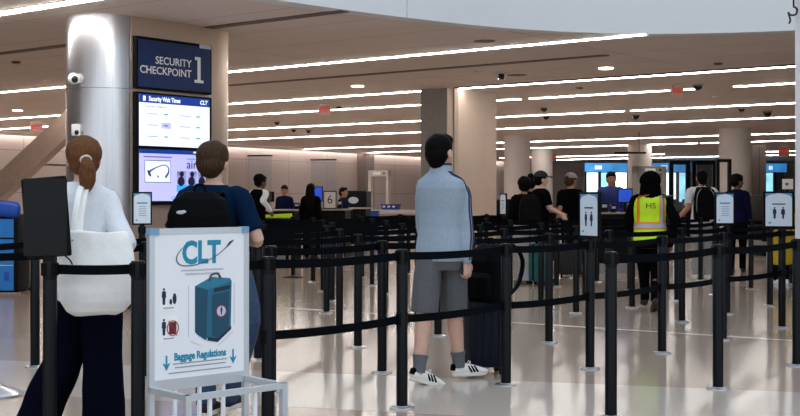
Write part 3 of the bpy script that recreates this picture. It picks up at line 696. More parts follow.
monitor(318.5, 26.6, 1.05, .2, .34, R(-10), 'upright blue lit monitor left of the number 6 sign', m_blue_scr)
monitor(625, 21.3, 1.05, .27, .26, R(-4), 'blue lit monitor right of the officer in blue shirt', m_blue_scr)
shield(260, 25.3, 1.05, .52, 1.12, 'clear acrylic shield behind the leaning person')
shield(323.5, 28.2, 1.05, .60, 1.12, 'clear acrylic shield above the number 6 podium')
t = thing('number_sign', 'white sign with a black number 6 on the podium', 'sign', at(330, 26.38, z=1.08), R(-4))
mesh_obj('frame', box(B(), (0, -.0, .17), (.29, .02, .40), bevel=.004), m_black, t); s_ = plate('sheet', 0, .17, .25, .35, M('number_sheet', (206, 200, 192), .5), t, -.0105, .003); text('lettering', '6', .27, m_dark_print, s_, (0, -.0125, .17)); mesh_obj('foot', box(B(), (0, .03, -.018), (.2, .12, .02)), m_black, t)
for px, d, w_, h_, lab in ((340, 26.7, .1, .2, 'card reader beside the number 6 sign'), (297, 25.7, .12, .14, 'card reader at the left podium'), (604, 21.1, .12, .17, 'card reader left of the blue monitor'), (613, 21.0, .1, .13, 'small scanner at the right podium')):
    t = thing('card_reader', 'small dark '+lab, 'card reader', at(px, d, z=1.05), R(0), 'desk card readers'); mesh_obj('body', box(B(), (0, 0, h_/2), (w_, .12, h_), bevel=.012), m_equip, t); plate('display', 0, h_*.65, w_*.7, h_*.3, m_lightgrey_print, t, -.061, .003)
# yellow-green tray edge by the leaning person
t = thing('yellow_barrier_arm', 'bright yellow-green barrier arm in front of the left podium', 'barrier', at(277, 23.9), R(-4))
mesh_obj('arm', limb(B(), [(-.29, 0, .925), (0, 0, .935), (.29, 0, .94)], [(.02, .03), (.02, .04), (.02, .05)]), m_hivis, t, smooth=True); mesh_obj('post', box(B(), (.2, .03, .46), (.06, .04, .92)), m_black, t); mesh_obj('foot', box(B(), (.2, .03, .01), (.3, .3, .02)), m_black, t)
# screening equipment along the wall
def arch(px, d, w_, h_, rz, mat, label, dp=.5, th=.1):
    t = thing('screening_arch', label, 'screening arch', at(px, d), rz, 'walk-through screening arches')
    for sx in (-1, 1): mesh_obj('side_panel', box(B(), (sx*(w_/2-th/2), 0, h_/2), (th, dp, h_), bevel=.01), mat, t)
    mesh_obj('header', box(B(), (0, 0, h_-.11), (w_, dp, .22), bevel=.01), mat, t); mesh_obj('display', box(B(), (-.05, -dp/2-.004, h_-.11), (w_*.35, .01, .09)), m_white, t); mesh_obj('indicator', box(B(), (w_*.28, -dp/2-.004, h_-.11), (.06, .01, .06)), m_black, t)
arch(379.5, 44, .76, 2.27, R(-10), M('arch_pale', (196, 186, 180), .5), 'pale walk-through arch by the panelled wall left of the man in grey')
arch(649, 35, .88, 2.2, R(8), M('arch_grey', (140, 138, 136), .5), 'grey walk-through arch behind the hi-vis vest wearer', th=.14)
t = thing('scanner_cabinet', 'dark scanner cabinet with pale emblem beside the blue bins', 'scanner', at(356, 33), R(-8))
mesh_obj('cabinet', box(B(), (0, 0, .74), (.72, .8, 1.48), bevel=.03), m_equip, t); bm = B(); ell(bm, (0, -.405, 1.22), (.14, .01, .09)); mesh_obj('emblem', bm, m_lightgrey_print, t); plate('display', -.02, .96, .2, .1, m_lightgrey_print, t, -.405, .01)
t = thing('conveyor_table', 'pale roller conveyor table with dark rollers left of the man in grey', 'conveyor', at(403, 31.2), R(-8))
mesh_obj('table_top', box(B(), (0, 0, .86), (1.5, .7, .06)), m_desk_top, t); mesh_obj('side_rail', box(B(), (0, -.36, .93), (1.5, .04, .1)), M('rail_pale', (186, 180, 176), .5), t)
for i in range(7): mesh_obj('roller', limb(B(), [(-.66+i*.22, -.3, .9), (-.66+i*.22, .3, .9)], [.03, .03], n=10, k=1), m_greyeq, t, smooth=True)
for sx in (-1, 1):
    for sy in (-1, 1): mesh_obj('leg', box(B(), (sx*.68, sy*.28, .415), (.06, .06, .83)), m_greyeq, t)
m_bin = M('blue_bin', (30, 70, 150), .5)
for px, d, z, w_, h_, lab in ((391, 31.1, .985, .5, .14, 'blue tray with white print standing on the pale conveyor'), (368, 30.6, .0, .56, .96, 'blue tray stack left of the pale conveyor')):
    t = thing('blue_tray', lab, 'tray', at(px, d, z=z), R(-8))
    bm = B(); stack(bm, [(0, 0, 0, w_*.46, .2), (h_, 0, 0, w_*.5, .23)], 24, 5); mesh_obj('tray_body', bm, m_bin, t, smooth=40); bm = B(); stack(bm, [(h_-.02, 0, 0, w_*.53, .25), (h_, 0, 0, w_*.53, .25)], 24, 5); mesh_obj('rim', bm, m_bin, t, smooth=40)
    for i in range(3): plate('white_print', (-.3+.25*i)*w_, h_*.55, w_*.13, h_*.3 if z else .05, m_white, t, -.225, .008)
# xray machines behind the group in black and at right
def xray(px, d, w_, h_, label, rz=0, dp=.9):
    t = thing('xray_machine', label, 'x-ray machine', at(px, d), rz, 'x-ray machines')
    mesh_obj('tunnel_housing', box(B(), (0, 0, h_*.62), (w_, dp, h_*.76), bevel=.04), m_equip, t, smooth=40); mesh_obj('belt_bed', box(B(), (0, -.1, h_*.22), (w_*1.5, dp*.7, .1)), m_greyeq, t)
    mesh_obj('pale_stripe', box(B(), (0, -dp/2-.005, h_*.66), (w_*.9, .01, .05)), m_white, t); plate('tunnel_mouth', 0, h_*.5, w_*.5, h_*.25, m_black, t, -dp/2-.006, .01)
    for sx in (-1, 1): mesh_obj('leg', box(B(), (sx*w_*.4, 0, h_*.13), (.1, dp*.6, h_*.26)), m_desk, t)
xray(499, 33, 1.3, 1.25, 'dark x-ray machine right of the beige pillar', R(8))
xray(585, 33, 1.1, 1.2, 'dark x-ray machine behind the grey cap wearer', R(5))
xray(780, 27, 1.2, 1.35, 'dark x-ray machine behind the rightmost pictogram sign', R(6))
t = thing('desk_display', 'small framed display on the dark machine at right edge', 'display', at(787.5, 26.6, z=1.40), R(-4)); mesh_obj('frame', box(B(), (0, 0, .2), (.29, .03, .28), bevel=.008), m_black, t); s_ = plate('sheet', 0, .2, .24, .23, M('display_pale', (190, 188, 186), .4, emit=.15), t, -.016, .003); plate('picture', -.02, .2, .07, .06, M('picture_brown', (120, 84, 70), .5), s_, -.018, .002); mesh_obj('stand', box(B(), (0, .03, .02), (.06, .05, .16)), m_black, t)
# black framed gates
def gate(px0, px1, top, d, label, pane=None, bar=.09):
    a = at(px0, d, py=top); b = at(px1, d, py=top); w_ = b.x-a.x; t = thing('framed_gate', label, 'gate', ((a.x+b.x)/2, d, 0), 0, 'black framed gates')
    for sx in (-1, 1): mesh_obj('upright', box(B(), (sx*(w_/2-bar/2), 0, a.z/2), (bar, .12, a.z)), m_black, t)
    mesh_obj('crossbar', box(B(), (0, 0, a.z-bar/2), (w_-2*bar, .12, bar)), m_black, t)
    if pane: mesh_obj('pane', box(B(), (0, .02, (a.z-bar)/2), (w_-2*bar, .012, a.z-bar-.02)), m_glass, t)
    return t
gate(669, 690, 160.5, 40, 'black framed glass gate left of the white-shirt traveller', True, .14)
gate(692, 716, 161, 40.6, 'black framed glass gate behind the white-shirt traveller', True, .12)
gate(716, 731, 159, 34, 'narrow black portal frame beside the person in dark blue', None, .09)
o = mesh_obj('overhead_bar', box(B(), (0, 0, 0), (1.05, .08, .06)), m_black); o.location = at(630, 40, py=152.8); tag(o, 'thin black bar hung across the pale round column above the officer', 'bar')
mesh_obj('hanger', box(B(), (.3, 0, .36), (.02, .02, .66)), m_black, o)
o = mesh_obj('dark_panel', box(B(), (0, 0, 1.3), (1.0, .3, 2.6), bevel=.02), m_equip); o.location = at(710, 42.5); tag(o, 'dark tall panel left of the thick round column', 'panel')
o = mesh_obj('brown_cabinet', box(B(), (0, 0, 1.55), (.5, .5, 3.1), bevel=.02), M('brown_cabinet', (92, 78, 72), .6)); o.location = at(757, 42); tag(o, 'tall brown cabinet right of the thick round column', 'cabinet')
mesh_obj('door_line', box(B(), (0, -.255, 1.55), (.02, .01, 3.0)), m_slot, o)
# lit shopfront across the far end
m_shop_blue = M('shop_sign_blue', (52, 128, 190), .4, var=.25, scale=1.5, emit=.5); m_shop_white = M('shop_lit_white', (232, 244, 246), .4, var=.12, scale=.8, emit=1.0); m_shop_teal = M('shop_lit_teal', (150, 214, 226), .4, var=.3, scale=1.2, emit=.7); m_shop_dark = M('shop_dark', (60, 58, 66), .5, var=.3, scale=1.5)
def shop(px0, px1, d, label, cols):
    a = at(px0, d).x; b = at(px1, d).x; w_ = b-a; t = thing('shopfront', label, 'shopfront', ((a+b)/2, d, 0), 0, 'lit shopfronts')
    mesh_obj('back_wall', box(B(), (0, .5, 1.6), (w_, .1, 3.2)), m_shop_dark, t); mesh_obj('fascia_sign', box(B(), (0, 0, 3.0), (w_, .3, .5)), m_shop_blue, t)
    plate('sign_print', -w_*.2, 3.0, w_*.16, .22, m_white_glow, t, -.16, .01)
    n = len(cols)
    for i, c_ in enumerate(cols):
        x = -w_/2+(i+.5)*w_/n
        mesh_obj('window_pane', box(B(), (x, .1, 1.85), (w_/n-.14, .04, 1.7)), {'w': m_shop_white, 't': m_shop_teal, 'd': m_shop_dark}[c_], t)
        mesh_obj('display_goods', box(B(), (x+.1, -.1, .7), (w_/n*.55, .3, .9), bevel=.05), m_shop_dark, t)
        mesh_obj('mullion', box(B(), (x-w_/n/2+.05, .05, 1.5), (.1, .12, 2.7)), m_desk, t)
shop(585, 628, 70, 'lit shopfront with blue sign left of the pale round column', 'wtw')
shop(652, 690, 70, 'lit shopfront with blue sign right of the pale round column', 'wwt')
shop(692, 720, 71, 'lit shopfront seen through the framed gate', 'td')
shop(763, 786, 71, 'lit shopfront with teal window near the right edge', 'td')

# ------------------------------------------------------------------ people
from mathutils.bvhtree import BVHTree
TR = [(.80, -.012, .135, .098), (.85, -.012, .152, .108), (.92, -.016, .168, .120), (1.0, -.008, .160, .112), (1.10, 0, .144, .100), (1.2, .004, .150, .102), (1.3, .004, .166, .110), (1.38, -.004, .174, .106), (1.43, -.008, .160, .090), (1.47, -.008, .105, .070), (1.50, -.006, .066, .060)]
def rows(z0, z1, e, fem=False, belly=0):
    out = []
    zs = sorted({z0, z1} | {r[0] for r in TR if z0 < r[0] < z1})
    for z in zs:
        for a, b in zip(TR, TR[1:]):
            if a[0] <= z <= b[0]+1e-6:
                t = (z-a[0])/(b[0]-a[0]); r = [a[i]+(b[i]-a[i])*t for i in range(4)]; break
        f = 1.0
        if fem: f = 1.03 if z < .96 else (.90 if z < 1.25 else .89)
        out.append((z, 0, r[1], r[2]*f+e, r[3]*(f*.5+.5)+e+belly*math.exp(-((z-1.05)/.12)**2)))
    return out
def absorb(bm, sub, mat=None, fn=None):
    if mat is not None: sub.transform(mat)
    if fn:
        for v in sub.verts: v.co = fn(v.co)
    me = bpy.data.meshes.new('t'); sub.to_mesh(me); sub.free(); bm.from_mesh(me); bpy.data.meshes.remove(me)
def hand(bm, wri, d, palm, side, curl=.5, r=.0088):
    """palm, four unequal bent fingers and a thumb leaving the side of the palm"""
    d = V(d).normalized(); p = V(palm); p = (p-d*p.dot(d)).normalized(); a = d.cross(p)*side    # a points to the thumb side
    kn = wri+d*.088
    limb(bm, [wri-d*.01, wri+d*.03, kn], [(.026, .02), (.036, .016), (.040, .013)], hint=a, n=12, k=3)
    for i, L in enumerate((.072, .080, .074, .058)):
        b = wri+d*(.080-.004*abs(i-1))+a*(.030-.0205*i); c = curl*(1+.12*i)
        q1 = b+(d*cos(c*.5)+p*sin(c*.5))*L*.45; q2 = q1+(d*cos(c*1.4)+p*sin(c*1.4))*L*.33; q3 = q2+(d*cos(c*2.1)+p*sin(c*2.1))*L*.25
        limb(bm, [b-d*.012, b, q1, q2, q3], [r*1.05, r*1.05, r, r*.95, r*.8], hint=p, n=8, k=2)
    t0 = wri+d*.02+a*.024; t1 = t0+(d*.6+a*.75+p*.25).normalized()*.042; t2 = t1+(d*.9+a*.25+p*.4).normalized()*.032
    limb(bm, [t0-a*.012, t0, t1, t2], [.013, .0125, .0105, .008], hint=p, n=8, k=2)
SOLE = {}
def shoe(parent, ank, yaw, pitch, m_up, m_sole, k=1.0, stripes=None, heel=None):
    """shoe with its own sole; ankle point given in the person's frame"""
    bm = B(); limb(bm, [(0, -.055, .05), (0, .0, .052), (0, .075, .045), (0, .15, .034), (0, .175, .03)], [(.036, .038), (.038, .045), (.042, .036), (.042, .024), (.036, .02)], hint=(1, 0, 0), n=14)
    limb(bm, [(0, -.035, .05), (0, -.032, .088)], [(.036, .042), (.038, .044)], hint=(1, 0, 0), k=2, n=14, cap=False)
    rot = Matrix.Rotation(yaw, 4, 'Z') @ Matrix.Rotation(pitch, 4, 'X'); off = Matrix.Translation(V(ank)) @ rot @ Matrix.Translation(V((0, .03, -.085)))
    me = union(bm, .006, 2); me.transform(off); o = me_obj('shoe', me, m_up, parent)
    bm = B(); stack(bm, [(.0, 0, .058, .036, .135), (.004, 0, .058, .041, .141), (.024, 0, .058, .043, .143), (.03, 0, .058, .040, .14)], 28, 2.3)
    for v in bm.verts:                       # narrow waist and heel of the sole
        v.co.x *= (.80+.2*min(1, max(0, (v.co.y+.02)/.12)))
        v.co.z += .012*max(0, (v.co.y-.13)/.07)**2
    bm.transform(off); mesh_obj('sole', bm, m_sole, o, smooth=40)
    if stripes:
        for sgn in (-1, 1):
            for i in range(3):
                bm = B(); y = .055+i*.024; limb(bm, [(sgn*.0415, y, .034), (sgn*.040, y-.012, .052), (sgn*.03, y-.024, .073)], [(.0045, .0075)]*3, hint=(1, 0, 0), n=8, k=3); bm.transform(off); mesh_obj('stripe', bm, stripes, o, smooth=True)
        bm = B(); stack(bm, [(.045, 0, -.062, .030, .034), (.08, 0, -.062, .028, .032), (.092, 0, -.06, .024, .024)], 16); bm.transform(off); mesh_obj('heel_tab', bm, stripes, o, smooth=40)
        bm = B()
        for i in range(4): limb(bm, [(-.022, .055+i*.02, .082-i*.009), (.0, .058+i*.02, .088-i*.009), (.022, .055+i*.02, .082-i*.009)], [.004]*3, n=6, k=2)
        limb(bm, [(0, .05, .088), (.02, .05, .11), (.035, .045, .09)], [.0035]*3, n=6); limb(bm, [(0, .05, .088), (-.02, .055, .108), (-.035, .05, .088)], [.0035]*3, n=6)
        me = union(bm, .0035, 0); me.transform(off); me_obj('laces', me, m_sole, o)
    return o
_seed = [0]
def human(label, root, heading, H, skin=None, hair=('short', None), top=None, sleeve='short', bottom=None, leg='long', shoes=None, soles=None, pose=None, fem=False, vox=.008, head=(0, 0), lean=0, wide=1.0, wr=.004, face=False, stripes=None, flare=0, group=None, hem=.84, slim=1.0):
    """pose: joint name -> local point in a 1.75 m figure, or ('px', column, row, depth) of the photograph's view"""
    _seed[0] += 1; sd = _seed[0]
    t = thing('person', label, 'person', (root[0], root[1], 0), heading, group); k = H/1.75; pose = pose or {}
    sw = .158 if fem else .178*wide; hw = .092
    J = {}
    ca, sa = cos(lean), sin(lean)
    def L(p):
        p = V(p)
        if p.z <= .95: return p
        return V((p.x, p.y*ca+(p.z-.95)*sa, .95+(p.z-.95)*ca-p.y*sa))
    for s, sg in (('L', -1), ('R', 1)):
        J['hip'+s] = V((sg*hw, 0, .90)); J['knee'+s] = V((sg*.098, .02, .49)); J['ank'+s] = V((sg*.1, -.01, .088))
        J['sh'+s] = L((sg*sw, -.008, 1.405)); J['elb'+s] = L((sg*(sw+.055), -.045, 1.12)); J['wri'+s] = L((sg*(sw+.06), .03, .875))
    Rm = Matrix.Rotation(-heading, 3, 'Z')
    for n_, v in pose.items():
        if isinstance(v, tuple) and v[0] == 'px':
            q = at(v[1], v[3], py=v[2]); q = Rm @ (q-V((root[0], root[1], 0)))/k; J[n_] = q
        elif n_[:3] in ('ank', 'kne', 'hip', 'elb', 'wri', 'shR', 'shL'): J[n_] = V(v)
    hd = {s: pose.get('hand'+s, None) for s in 'LR'}; fy = {s: pose.get('foot'+s, (0, 0)) for s in 'LR'}
    K = Matrix.Scale(k, 4)
    HM = Matrix.Translation((0, 0, 1.56)) @ Matrix.Rotation(head[0], 4, 'Z') @ Matrix.Rotation(head[1], 4, 'X') @ Matrix.Translation((0, 0, -1.56)) @ Matrix.Translation((0, 0, 1.75)) @ Matrix.Scale(1.1, 4) @ Matrix.Translation((0, 0, -1.75))
    HMt = lambda bm_: absorb
    # ---- body, one continuous skin
    bm = B(); sub = B(); stack(sub, rows(.80, 1.50, 0, fem)); absorb(bm, sub, fn=L)
    sub = B(); limb(sub, [(0, -.012, 1.44), (0, -.004, 1.52), (0, .008, 1.60)], [.066, .054, .054], k=2); absorb(bm, sub, fn=L)
    sub = B(); ell(sub, (0, .0, 1.668), (.076, .096, .086)); ell(sub, (0, .03, 1.625), (.064, .07, .085)); ell(sub, (0, .052, 1.575), (.042, .042, .044))
    limb(sub, [(0, .092, 1.655), (0, .108, 1.632), (0, .117, 1.617)], [.009, .012, .014], n=8, k=2)
    ell(sub, (0, .09, 1.583), (.022, .012, .008)); ell(sub, (0, .09, 1.596), (.024, .012, .006)); ell(sub, (0, .083, 1.672), (.05, .018, .01))
    for sg in (-1, 1): ell(sub, (sg*.079, -.004, 1.632), (.011, .02, .034))
    absorb(bm, sub, HM, L)
    for s, sg in (('L', -1), ('R', 1)):
        a, b, c = J['sh'+s], J['elb'+s], J['wri'+s]
        f = .82 if fem else 1.0
        limb(bm, [a+V((-sg*.05, 0, -.01)), a, a.lerp(b, .5), b, b.lerp(c, .3), c], [.058*f, .056*f, .047*f, .040*f, .041*f, .027*f], hint=(0, 1, 0), n=12, k=3)
        h = hd[s]
        if h: d_, pn, cu = V(h[0]), V(h[1]), h[2]
        else: d_, pn, cu = (c-b).normalized().lerp(V((0, .1, -1)), .5), V((-sg, .2, 0)), .55
        hb = B(); hand(hb, V(c), d_, pn, sg*(1 if True else -1), cu); absorb(bm, hb)
        a, b, c = J['hip'+s], J['knee'+s], J['ank'+s]
        limb(bm, [a, a.lerp(b, .3), b, b.lerp(c, .3), c+V((0, 0, .02)), c-V((0, 0, .03))], [.083, .082, .056, .058, .038, .036], hint=(0, 1, 0), n=14, k=3)
        yw = R(fy[s][0]); fd = V((-sin(yw), cos(yw), 0)); limb(bm, [c-V((0, 0, .035)), c+fd*.08-V((0, 0, .05))], [.03, .022], k=2)
    me = union(bm, vox*.85, 2); me.transform(K); body = me_obj('body', me, skin, t)
    # ---- head of hair
    st, hm = hair
    def piece(name, sub, mat, v=.007, wr_=.0025, wf=26, head_=True, parent=t, sm=2):
        if head_: sub.transform(HM)
        for v_ in sub.verts: v_.co = L(v_.co)
        m_ = union(sub, v, sm, wr_, wf, sd); m_.transform(K); return me_obj(name, m_, mat, parent)
    if st not in ('hood', 'bald'):
        sub = B(); ell(sub, (0, -.014, 1.683), (.085, .101, .086))
        ell(sub, (0, -.045, 1.640), (.079, .072, .085))
        if st != 'cap': ell(sub, (0, .045, 1.722), (.066, .055, .042))
        if st == 'short': ell(sub, (0, -.05, 1.595), (.062, .048, .055))
        if st == 'shaggy':
            ell(sub, (0, -.04, 1.645), (.089, .080, .082)); ell(sub, (0, -.01, 1.69), (.096, .108, .09))
        if st == 'pony':
            ell(sub, (0, -.02, 1.675), (.096, .108, .092)); ell(sub, (0, -.035, 1.61), (.082, .068, .06))
            for sg in (-1, 1): ell(sub, (sg*.07, .0, 1.655), (.02, .05, .05))
        if st == 'curly': ell(sub, (0, -.03, 1.69), (.105, .115, .10)); ell(sub, (0, -.05, 1.62), (.09, .07, .07))
        if st == 'bun': ell(sub, (0, -.06, 1.755), (.052, .052, .046))
        if st == 'long':
            ell(sub, (0, -.03, 1.66), (.092, .10, .10)); limb(sub, [(0, -.06, 1.66), (0, -.085, 1.52), (0, -.11, 1.38), (0, -.12, 1.25)], [(.09, .06), (.10, .05), (.10, .04), (.07, .025)], hint=(1, 0, 0))
        ho = piece('hair', sub, hm, wr_=.004 if st == 'curly' else .0034)
        if st == 'pony':
            sub = B(); limb(sub, [(.0, -.09, 1.645), (.0, -.135, 1.640), (.004, -.162, 1.605), (.006, -.160, 1.55), (.0, -.145, 1.50), (-.004, -.132, 1.472)], [.022, .024, .040, .045, .034, .012], hint=(1, 0, 0), n=14)
            piece('ponytail', sub, hm, .006, .003, 40)
            sub = B(); limb(sub, [(.026*cos(a*pi/6), -.132-.01*sin(a*pi/6), 1.642+.022*sin(a*pi/6)) for a in range(13)], [.0075]*13, n=8, k=1); piece('hair_tie', sub, M('hair_tie_pale', (214, 206, 200), .6), .004, .002, 60)
    else:
        sub = B(); ell(sub, (0, -.02, 1.665), (.122, .128, .112)); ell(sub, (0, -.02, 1.57), (.118, .11, .12)); limb(sub, [(0, -.03, 1.58), (0, -.045, 1.50), (0, -.06, 1.43)], [(.115, .10), (.125, .09), (.11, .07)], hint=(1, 0, 0))
        piece('head_scarf', sub, hm, .008, .005, 12)
    if st == 'cap' or st == 'greycap':
        cm = M('cap_grey', (150, 140, 138), .7) if st == 'greycap' else M('cap_black', (14, 14, 16), .7)
        sub = B(); ell(sub, (0, -.004, 1.692), (.090, .108, .088)); bmesh.ops.bisect_plane(sub, geom=sub.verts[:]+sub.edges[:]+sub.faces[:], plane_co=(0, 0, 1.682), plane_no=(0, 0, 1), clear_inner=True)
        bmesh.ops.contextual_create(sub, geom=[e for e in sub.edges if e.is_boundary]); c_ = piece('cap', sub, cm, .006, .001, 20)
        sub = B(); limb(sub, [(0, .07, 1.692), (0, .13, 1.690), (0, .18, 1.678)], [(.075, .008), (.072, .007), (.05, .005)], hint=(1, 0, 0), n=16); piece('brim', sub, cm, .005, 0, 20, parent=c_)
    if face:
        for sg in (-1, 1):
            for nm, r_, y_, mt in (('eye', (.013, .008, .007), .0865, M('eye_white', (220, 214, 208), .3)), ('iris', (.0058, .004, .006), .0935, M('iris_dark', (30, 20, 16), .2))):
                sub = B(); ell(sub, (sg*.03, y_, 1.648), r_, 12); sub.transform(HM)
                for v_ in sub.verts: v_.co = L(v_.co)
                sub.transform(K); mesh_obj(nm, sub, mt, t, smooth=True)
            sub = B(); limb(sub, [(sg*.014, .098, 1.667), (sg*.032, .096, 1.671), (sg*.048, .084, 1.665)], [.004, .0045, .003], n=8); sub.transform(HM)
            for v_ in sub.verts: v_.co = L(v_.co)
            sub.transform(K); mesh_obj('eyebrow', sub, hm, t, smooth=True)
        sub = B(); limb(sub, [(-.02, .098, 1.590), (0, .103, 1.589), (.02, .098, 1.590)], [.003, .004, .003], n=8); sub.transform(HM)
        for v_ in sub.verts: v_.co = L(v_.co)
        sub.transform(K); mesh_obj('mouth', sub, M('lip', (120, 60, 54), .5), t, smooth=True)
    # ---- top
    e = .017 if wr < .006 else .026
    if top:
        bm = B(); sub = B(); stack(sub, rows(hem, 1.495, e, fem)); absorb(bm, sub, fn=L)
        for s, sg in (('L', -1), ('R', 1)):
            a, b, c = J['sh'+s], J['elb'+s], J['wri'+s]; f = .85 if fem else 1.0; g = e*.85
            if sleeve == 'long': limb(bm, [a+V((-sg*.06, 0, .0)), a, a.lerp(b, .5), b, b.lerp(c, .4), c.lerp(b, .06)], [.062*f+g, .060*f+g, .052*f+g, .046*f+g, .044*f+g*.9, .031*f+g*.7], hint=(0, 1, 0), n=14, k=3)
            elif sleeve == 'short': limb(bm, [a+V((-sg*.06, 0, .0)), a, a.lerp(b, .45), a.lerp(b, .80)], [.064*f+g, .062*f+g, .058*f+g, .056*f+g*1.2], hint=(0, 1, 0), n=14, k=3, cap=False)
        me = union(bm, vox, 2, wr, 7, sd); me.transform(K); t['_top'] = 0; to = me_obj('shirt', me, top, t); del t['_top']
    # ---- bottom
    if bottom:
        bm = B(); stack(bm, rows(.80, .99, .012, fem))
        for s, sg in (('L', -1), ('R', 1)):
            a, b, c = J['hip'+s], J['knee'+s], J['ank'+s]
            if leg == 'long': limb(bm, [a+V((0, 0, .02)), a.lerp(b, .35), b, b.lerp(c, .5), c.lerp(b, .0)+V((0, 0, -.02))], [.094, .094*slim, (.070+flare*.4)*slim, (.064+flare*.8)*slim, (.058+flare)*slim], hint=(0, 1, 0), n=14, k=3, cap=False)
            else: limb(bm, [a+V((0, 0, .02)), a.lerp(b, .35), a.lerp(b, .75), a.lerp(b, .98)], [.094, .100, .100, .100], hint=(0, 1, 0), n=14, k=3, cap=False)
        me = union(bm, vox, 2, wr*.8, 6, sd+50); me.transform(K); me_obj('shorts' if leg == 'short' else 'trousers', me, bottom, t)
    if shoes:
        for s in 'LR':
            c = J['ank'+s]*k; shoe(t, c, R(fy[s][0]), R(fy[s][1]), shoes, soles or shoes, k, stripes)
    return t, J, k, L
def conform(o, tgt, dirn=V((0, 1, 0)), lift=.003):
    bt = BVHTree.FromPolygons([v.co for v in tgt.data.vertices], [p.vertices for p in tgt.data.polygons])
    for v in o.data.vertices:
        p = v.co+o.location; h = bt.ray_cast(p-dirn*1.0, dirn)
        if h[0] is not None: v.co = h[0]-dirn*(lift+max(0, (p-dirn*0).dot(-dirn)*0))-o.location
def child(t, name): return [c for c in t.children if c.name.split('.')[0] == name][0]

m_hair_brown = M('brown_hair', (104, 68, 44), .6, var=.35, scale=30, stretch=(6, 6, .6), bump=.5, spec=.08)
m_hair_dark = M('dark_brown_hair', (66, 48, 35), .6, var=.35, scale=30, stretch=(6, 6, .6), bump=.5, spec=.08)
m_hair_black = M('black_hair', (12, 10, 10), .6, var=.3, scale=30, stretch=(6, 6, .6), bump=.4, spec=.05)
m_white_cloth = M('white_cotton', (226, 230, 236), .8, var=.03, scale=30, bump=.08)
m_navy_cloth = M('navy_cotton', (7, 10, 24), .9, var=.12, scale=30, bump=.1, spec=.03)
m_teal_navy = M('dark_blue_cotton', (8, 30, 56), .9, var=.1, scale=30, bump=.1, spec=.05)
m_jeans = M('blue_denim', (44, 66, 96), .85, var=.2, scale=40, bump=.15)
m_jacket = M('pale_blue_grey_fleece', (146, 161, 176), .9, var=.05, scale=40, bump=.1)
m_navy_trim = M('navy_trim', (24, 32, 66), .7)
m_shorts = M('grey_shorts_cloth', (90, 92, 95), .9, var=.07, scale=40, bump=.1)
m_sock = M('grey_marl_sock', (96, 100, 106), .9, var=.2, scale=120)
m_sneaker = M('white_leather', (232, 230, 226), .5, var=.02)
m_rubber = M('white_rubber', (224, 222, 214), .6)
m_black_cloth = M('black_cloth', (8, 8, 10), .9, var=.15, scale=30, bump=.1, spec=.03)
m_black_shoe = M('black_shoe', (18, 18, 20), .55)
m_grey_cloth = M('light_grey_cloth', (150, 150, 152), .85, var=.06, scale=30)
m_royal = M('officer_blue_cloth', (26, 44, 110), .8, var=.1, scale=30)
m_orange = M('hi_vis_orange', (238, 130, 40), .6)
m_silver = M('reflective_silver', (170, 172, 182), .4, .2)
m_mustard = M('mustard_cloth', (180, 150, 20), .8, var=.08, scale=30)

# woman with the white tote bag
wr_ = at(83.5, 6.7)
t, J, k, L = human('person in white shirt and navy trousers with brown ponytail and tote, seen from behind', wr_, R(18), 1.655, m_skin, ('pony', m_hair_brown), m_white_cloth, 'long', m_navy_cloth, 'long', m_black_shoe, m_rubber,
   pose={'shR': ('px', 106, 200, 6.72), 'elbR': ('px', 126, 245, 6.62), 'wriR': ('px', 119, 226, 6.85), 'handR': ((-.1, .5, .6), (-1, .2, 0), .7), 'elbL': ('px', 62, 246, 6.8), 'wriL': ('px', 66, 262, 7.0),
         'kneeL': ('px', 64, 357, 6.75), 'ankL': ('px', 36, 421, 6.75), 'kneeR': ('px', 103, 357, 6.7), 'ankR': ('px', 104, 423, 6.65), 'footL': (10, -8), 'footR': (0, 0)}, fem=True, vox=.0075, wr=.007, head=(R(2), R(4)), flare=.036, slim=1.34, hem=.80)
# young man with backpack
t, J, k, L = human('person in dark blue t-shirt and jeans with shaggy brown hair, behind the baggage sign', at(214, 7.3), R(-12), 1.645, m_skin, ('shaggy', m_hair_dark), m_teal_navy, 'short', m_jeans, 'long', M('dark_canvas', (32, 28, 36), .8), m_rubber,
   pose={'elbR': ('px', 258, 240, 7.2), 'wriR': ('px', 238, 240, 7.55), 'handR': ((-.3, .8, .2), (-1, 0, .2), .8), 'elbL': ('px', 172, 238, 7.25), 'wriL': ('px', 186, 250, 7.5),
         'hipR': ('px', 236, 272, 7.3), 'kneeR': ('px', 249, 322, 7.2), 'ankR': ('px', 228, 396, 7.3), 'kneeL': ('px', 205, 330, 7.3), 'ankL': ('px', 206, 402, 7.2), 'footL': (0, 0), 'footR': (-6, 0)}, vox=.0075, head=(R(-8), R(4)), slim=1.1)
# man in the grey track jacket
t3, J, k, L = human('person in pale grey track jacket and grey shorts walking with a dark suitcase', at(441, 8.62), R(-32), 1.765, m_skin, ('short', m_hair_black), m_jacket, 'long', m_shorts, 'short', m_sneaker, m_rubber,
   pose={'shR': ('px', 461, 193, 8.62), 'shL': ('px', 425, 195, 8.75), 'elbR': ('px', 465.5, 228, 8.6), 'wriR': ('px', 466.5, 262, 8.55), 'handR': ((.05, .15, -1), (-1, .3, 0), .8), 'elbL': ('px', 424, 225, 8.82), 'wriL': ('px', 432, 256, 8.98),
         'hipL': ('px', 429, 262, 8.58), 'hipR': ('px', 454, 262, 8.66), 'kneeL': ('px', 424, 314, 8.55), 'ankL': ('px', 419, 370, 8.47), 'kneeR': ('px', 454, 314, 8.74), 'ankR': ('px', 459, 364.5, 8.76), 'footL': (-34, -16), 'footR': (-38, 0)}, vox=.0075, wr=.0035, head=(R(-6), R(6)), stripes=m_black_cloth, hem=.87)
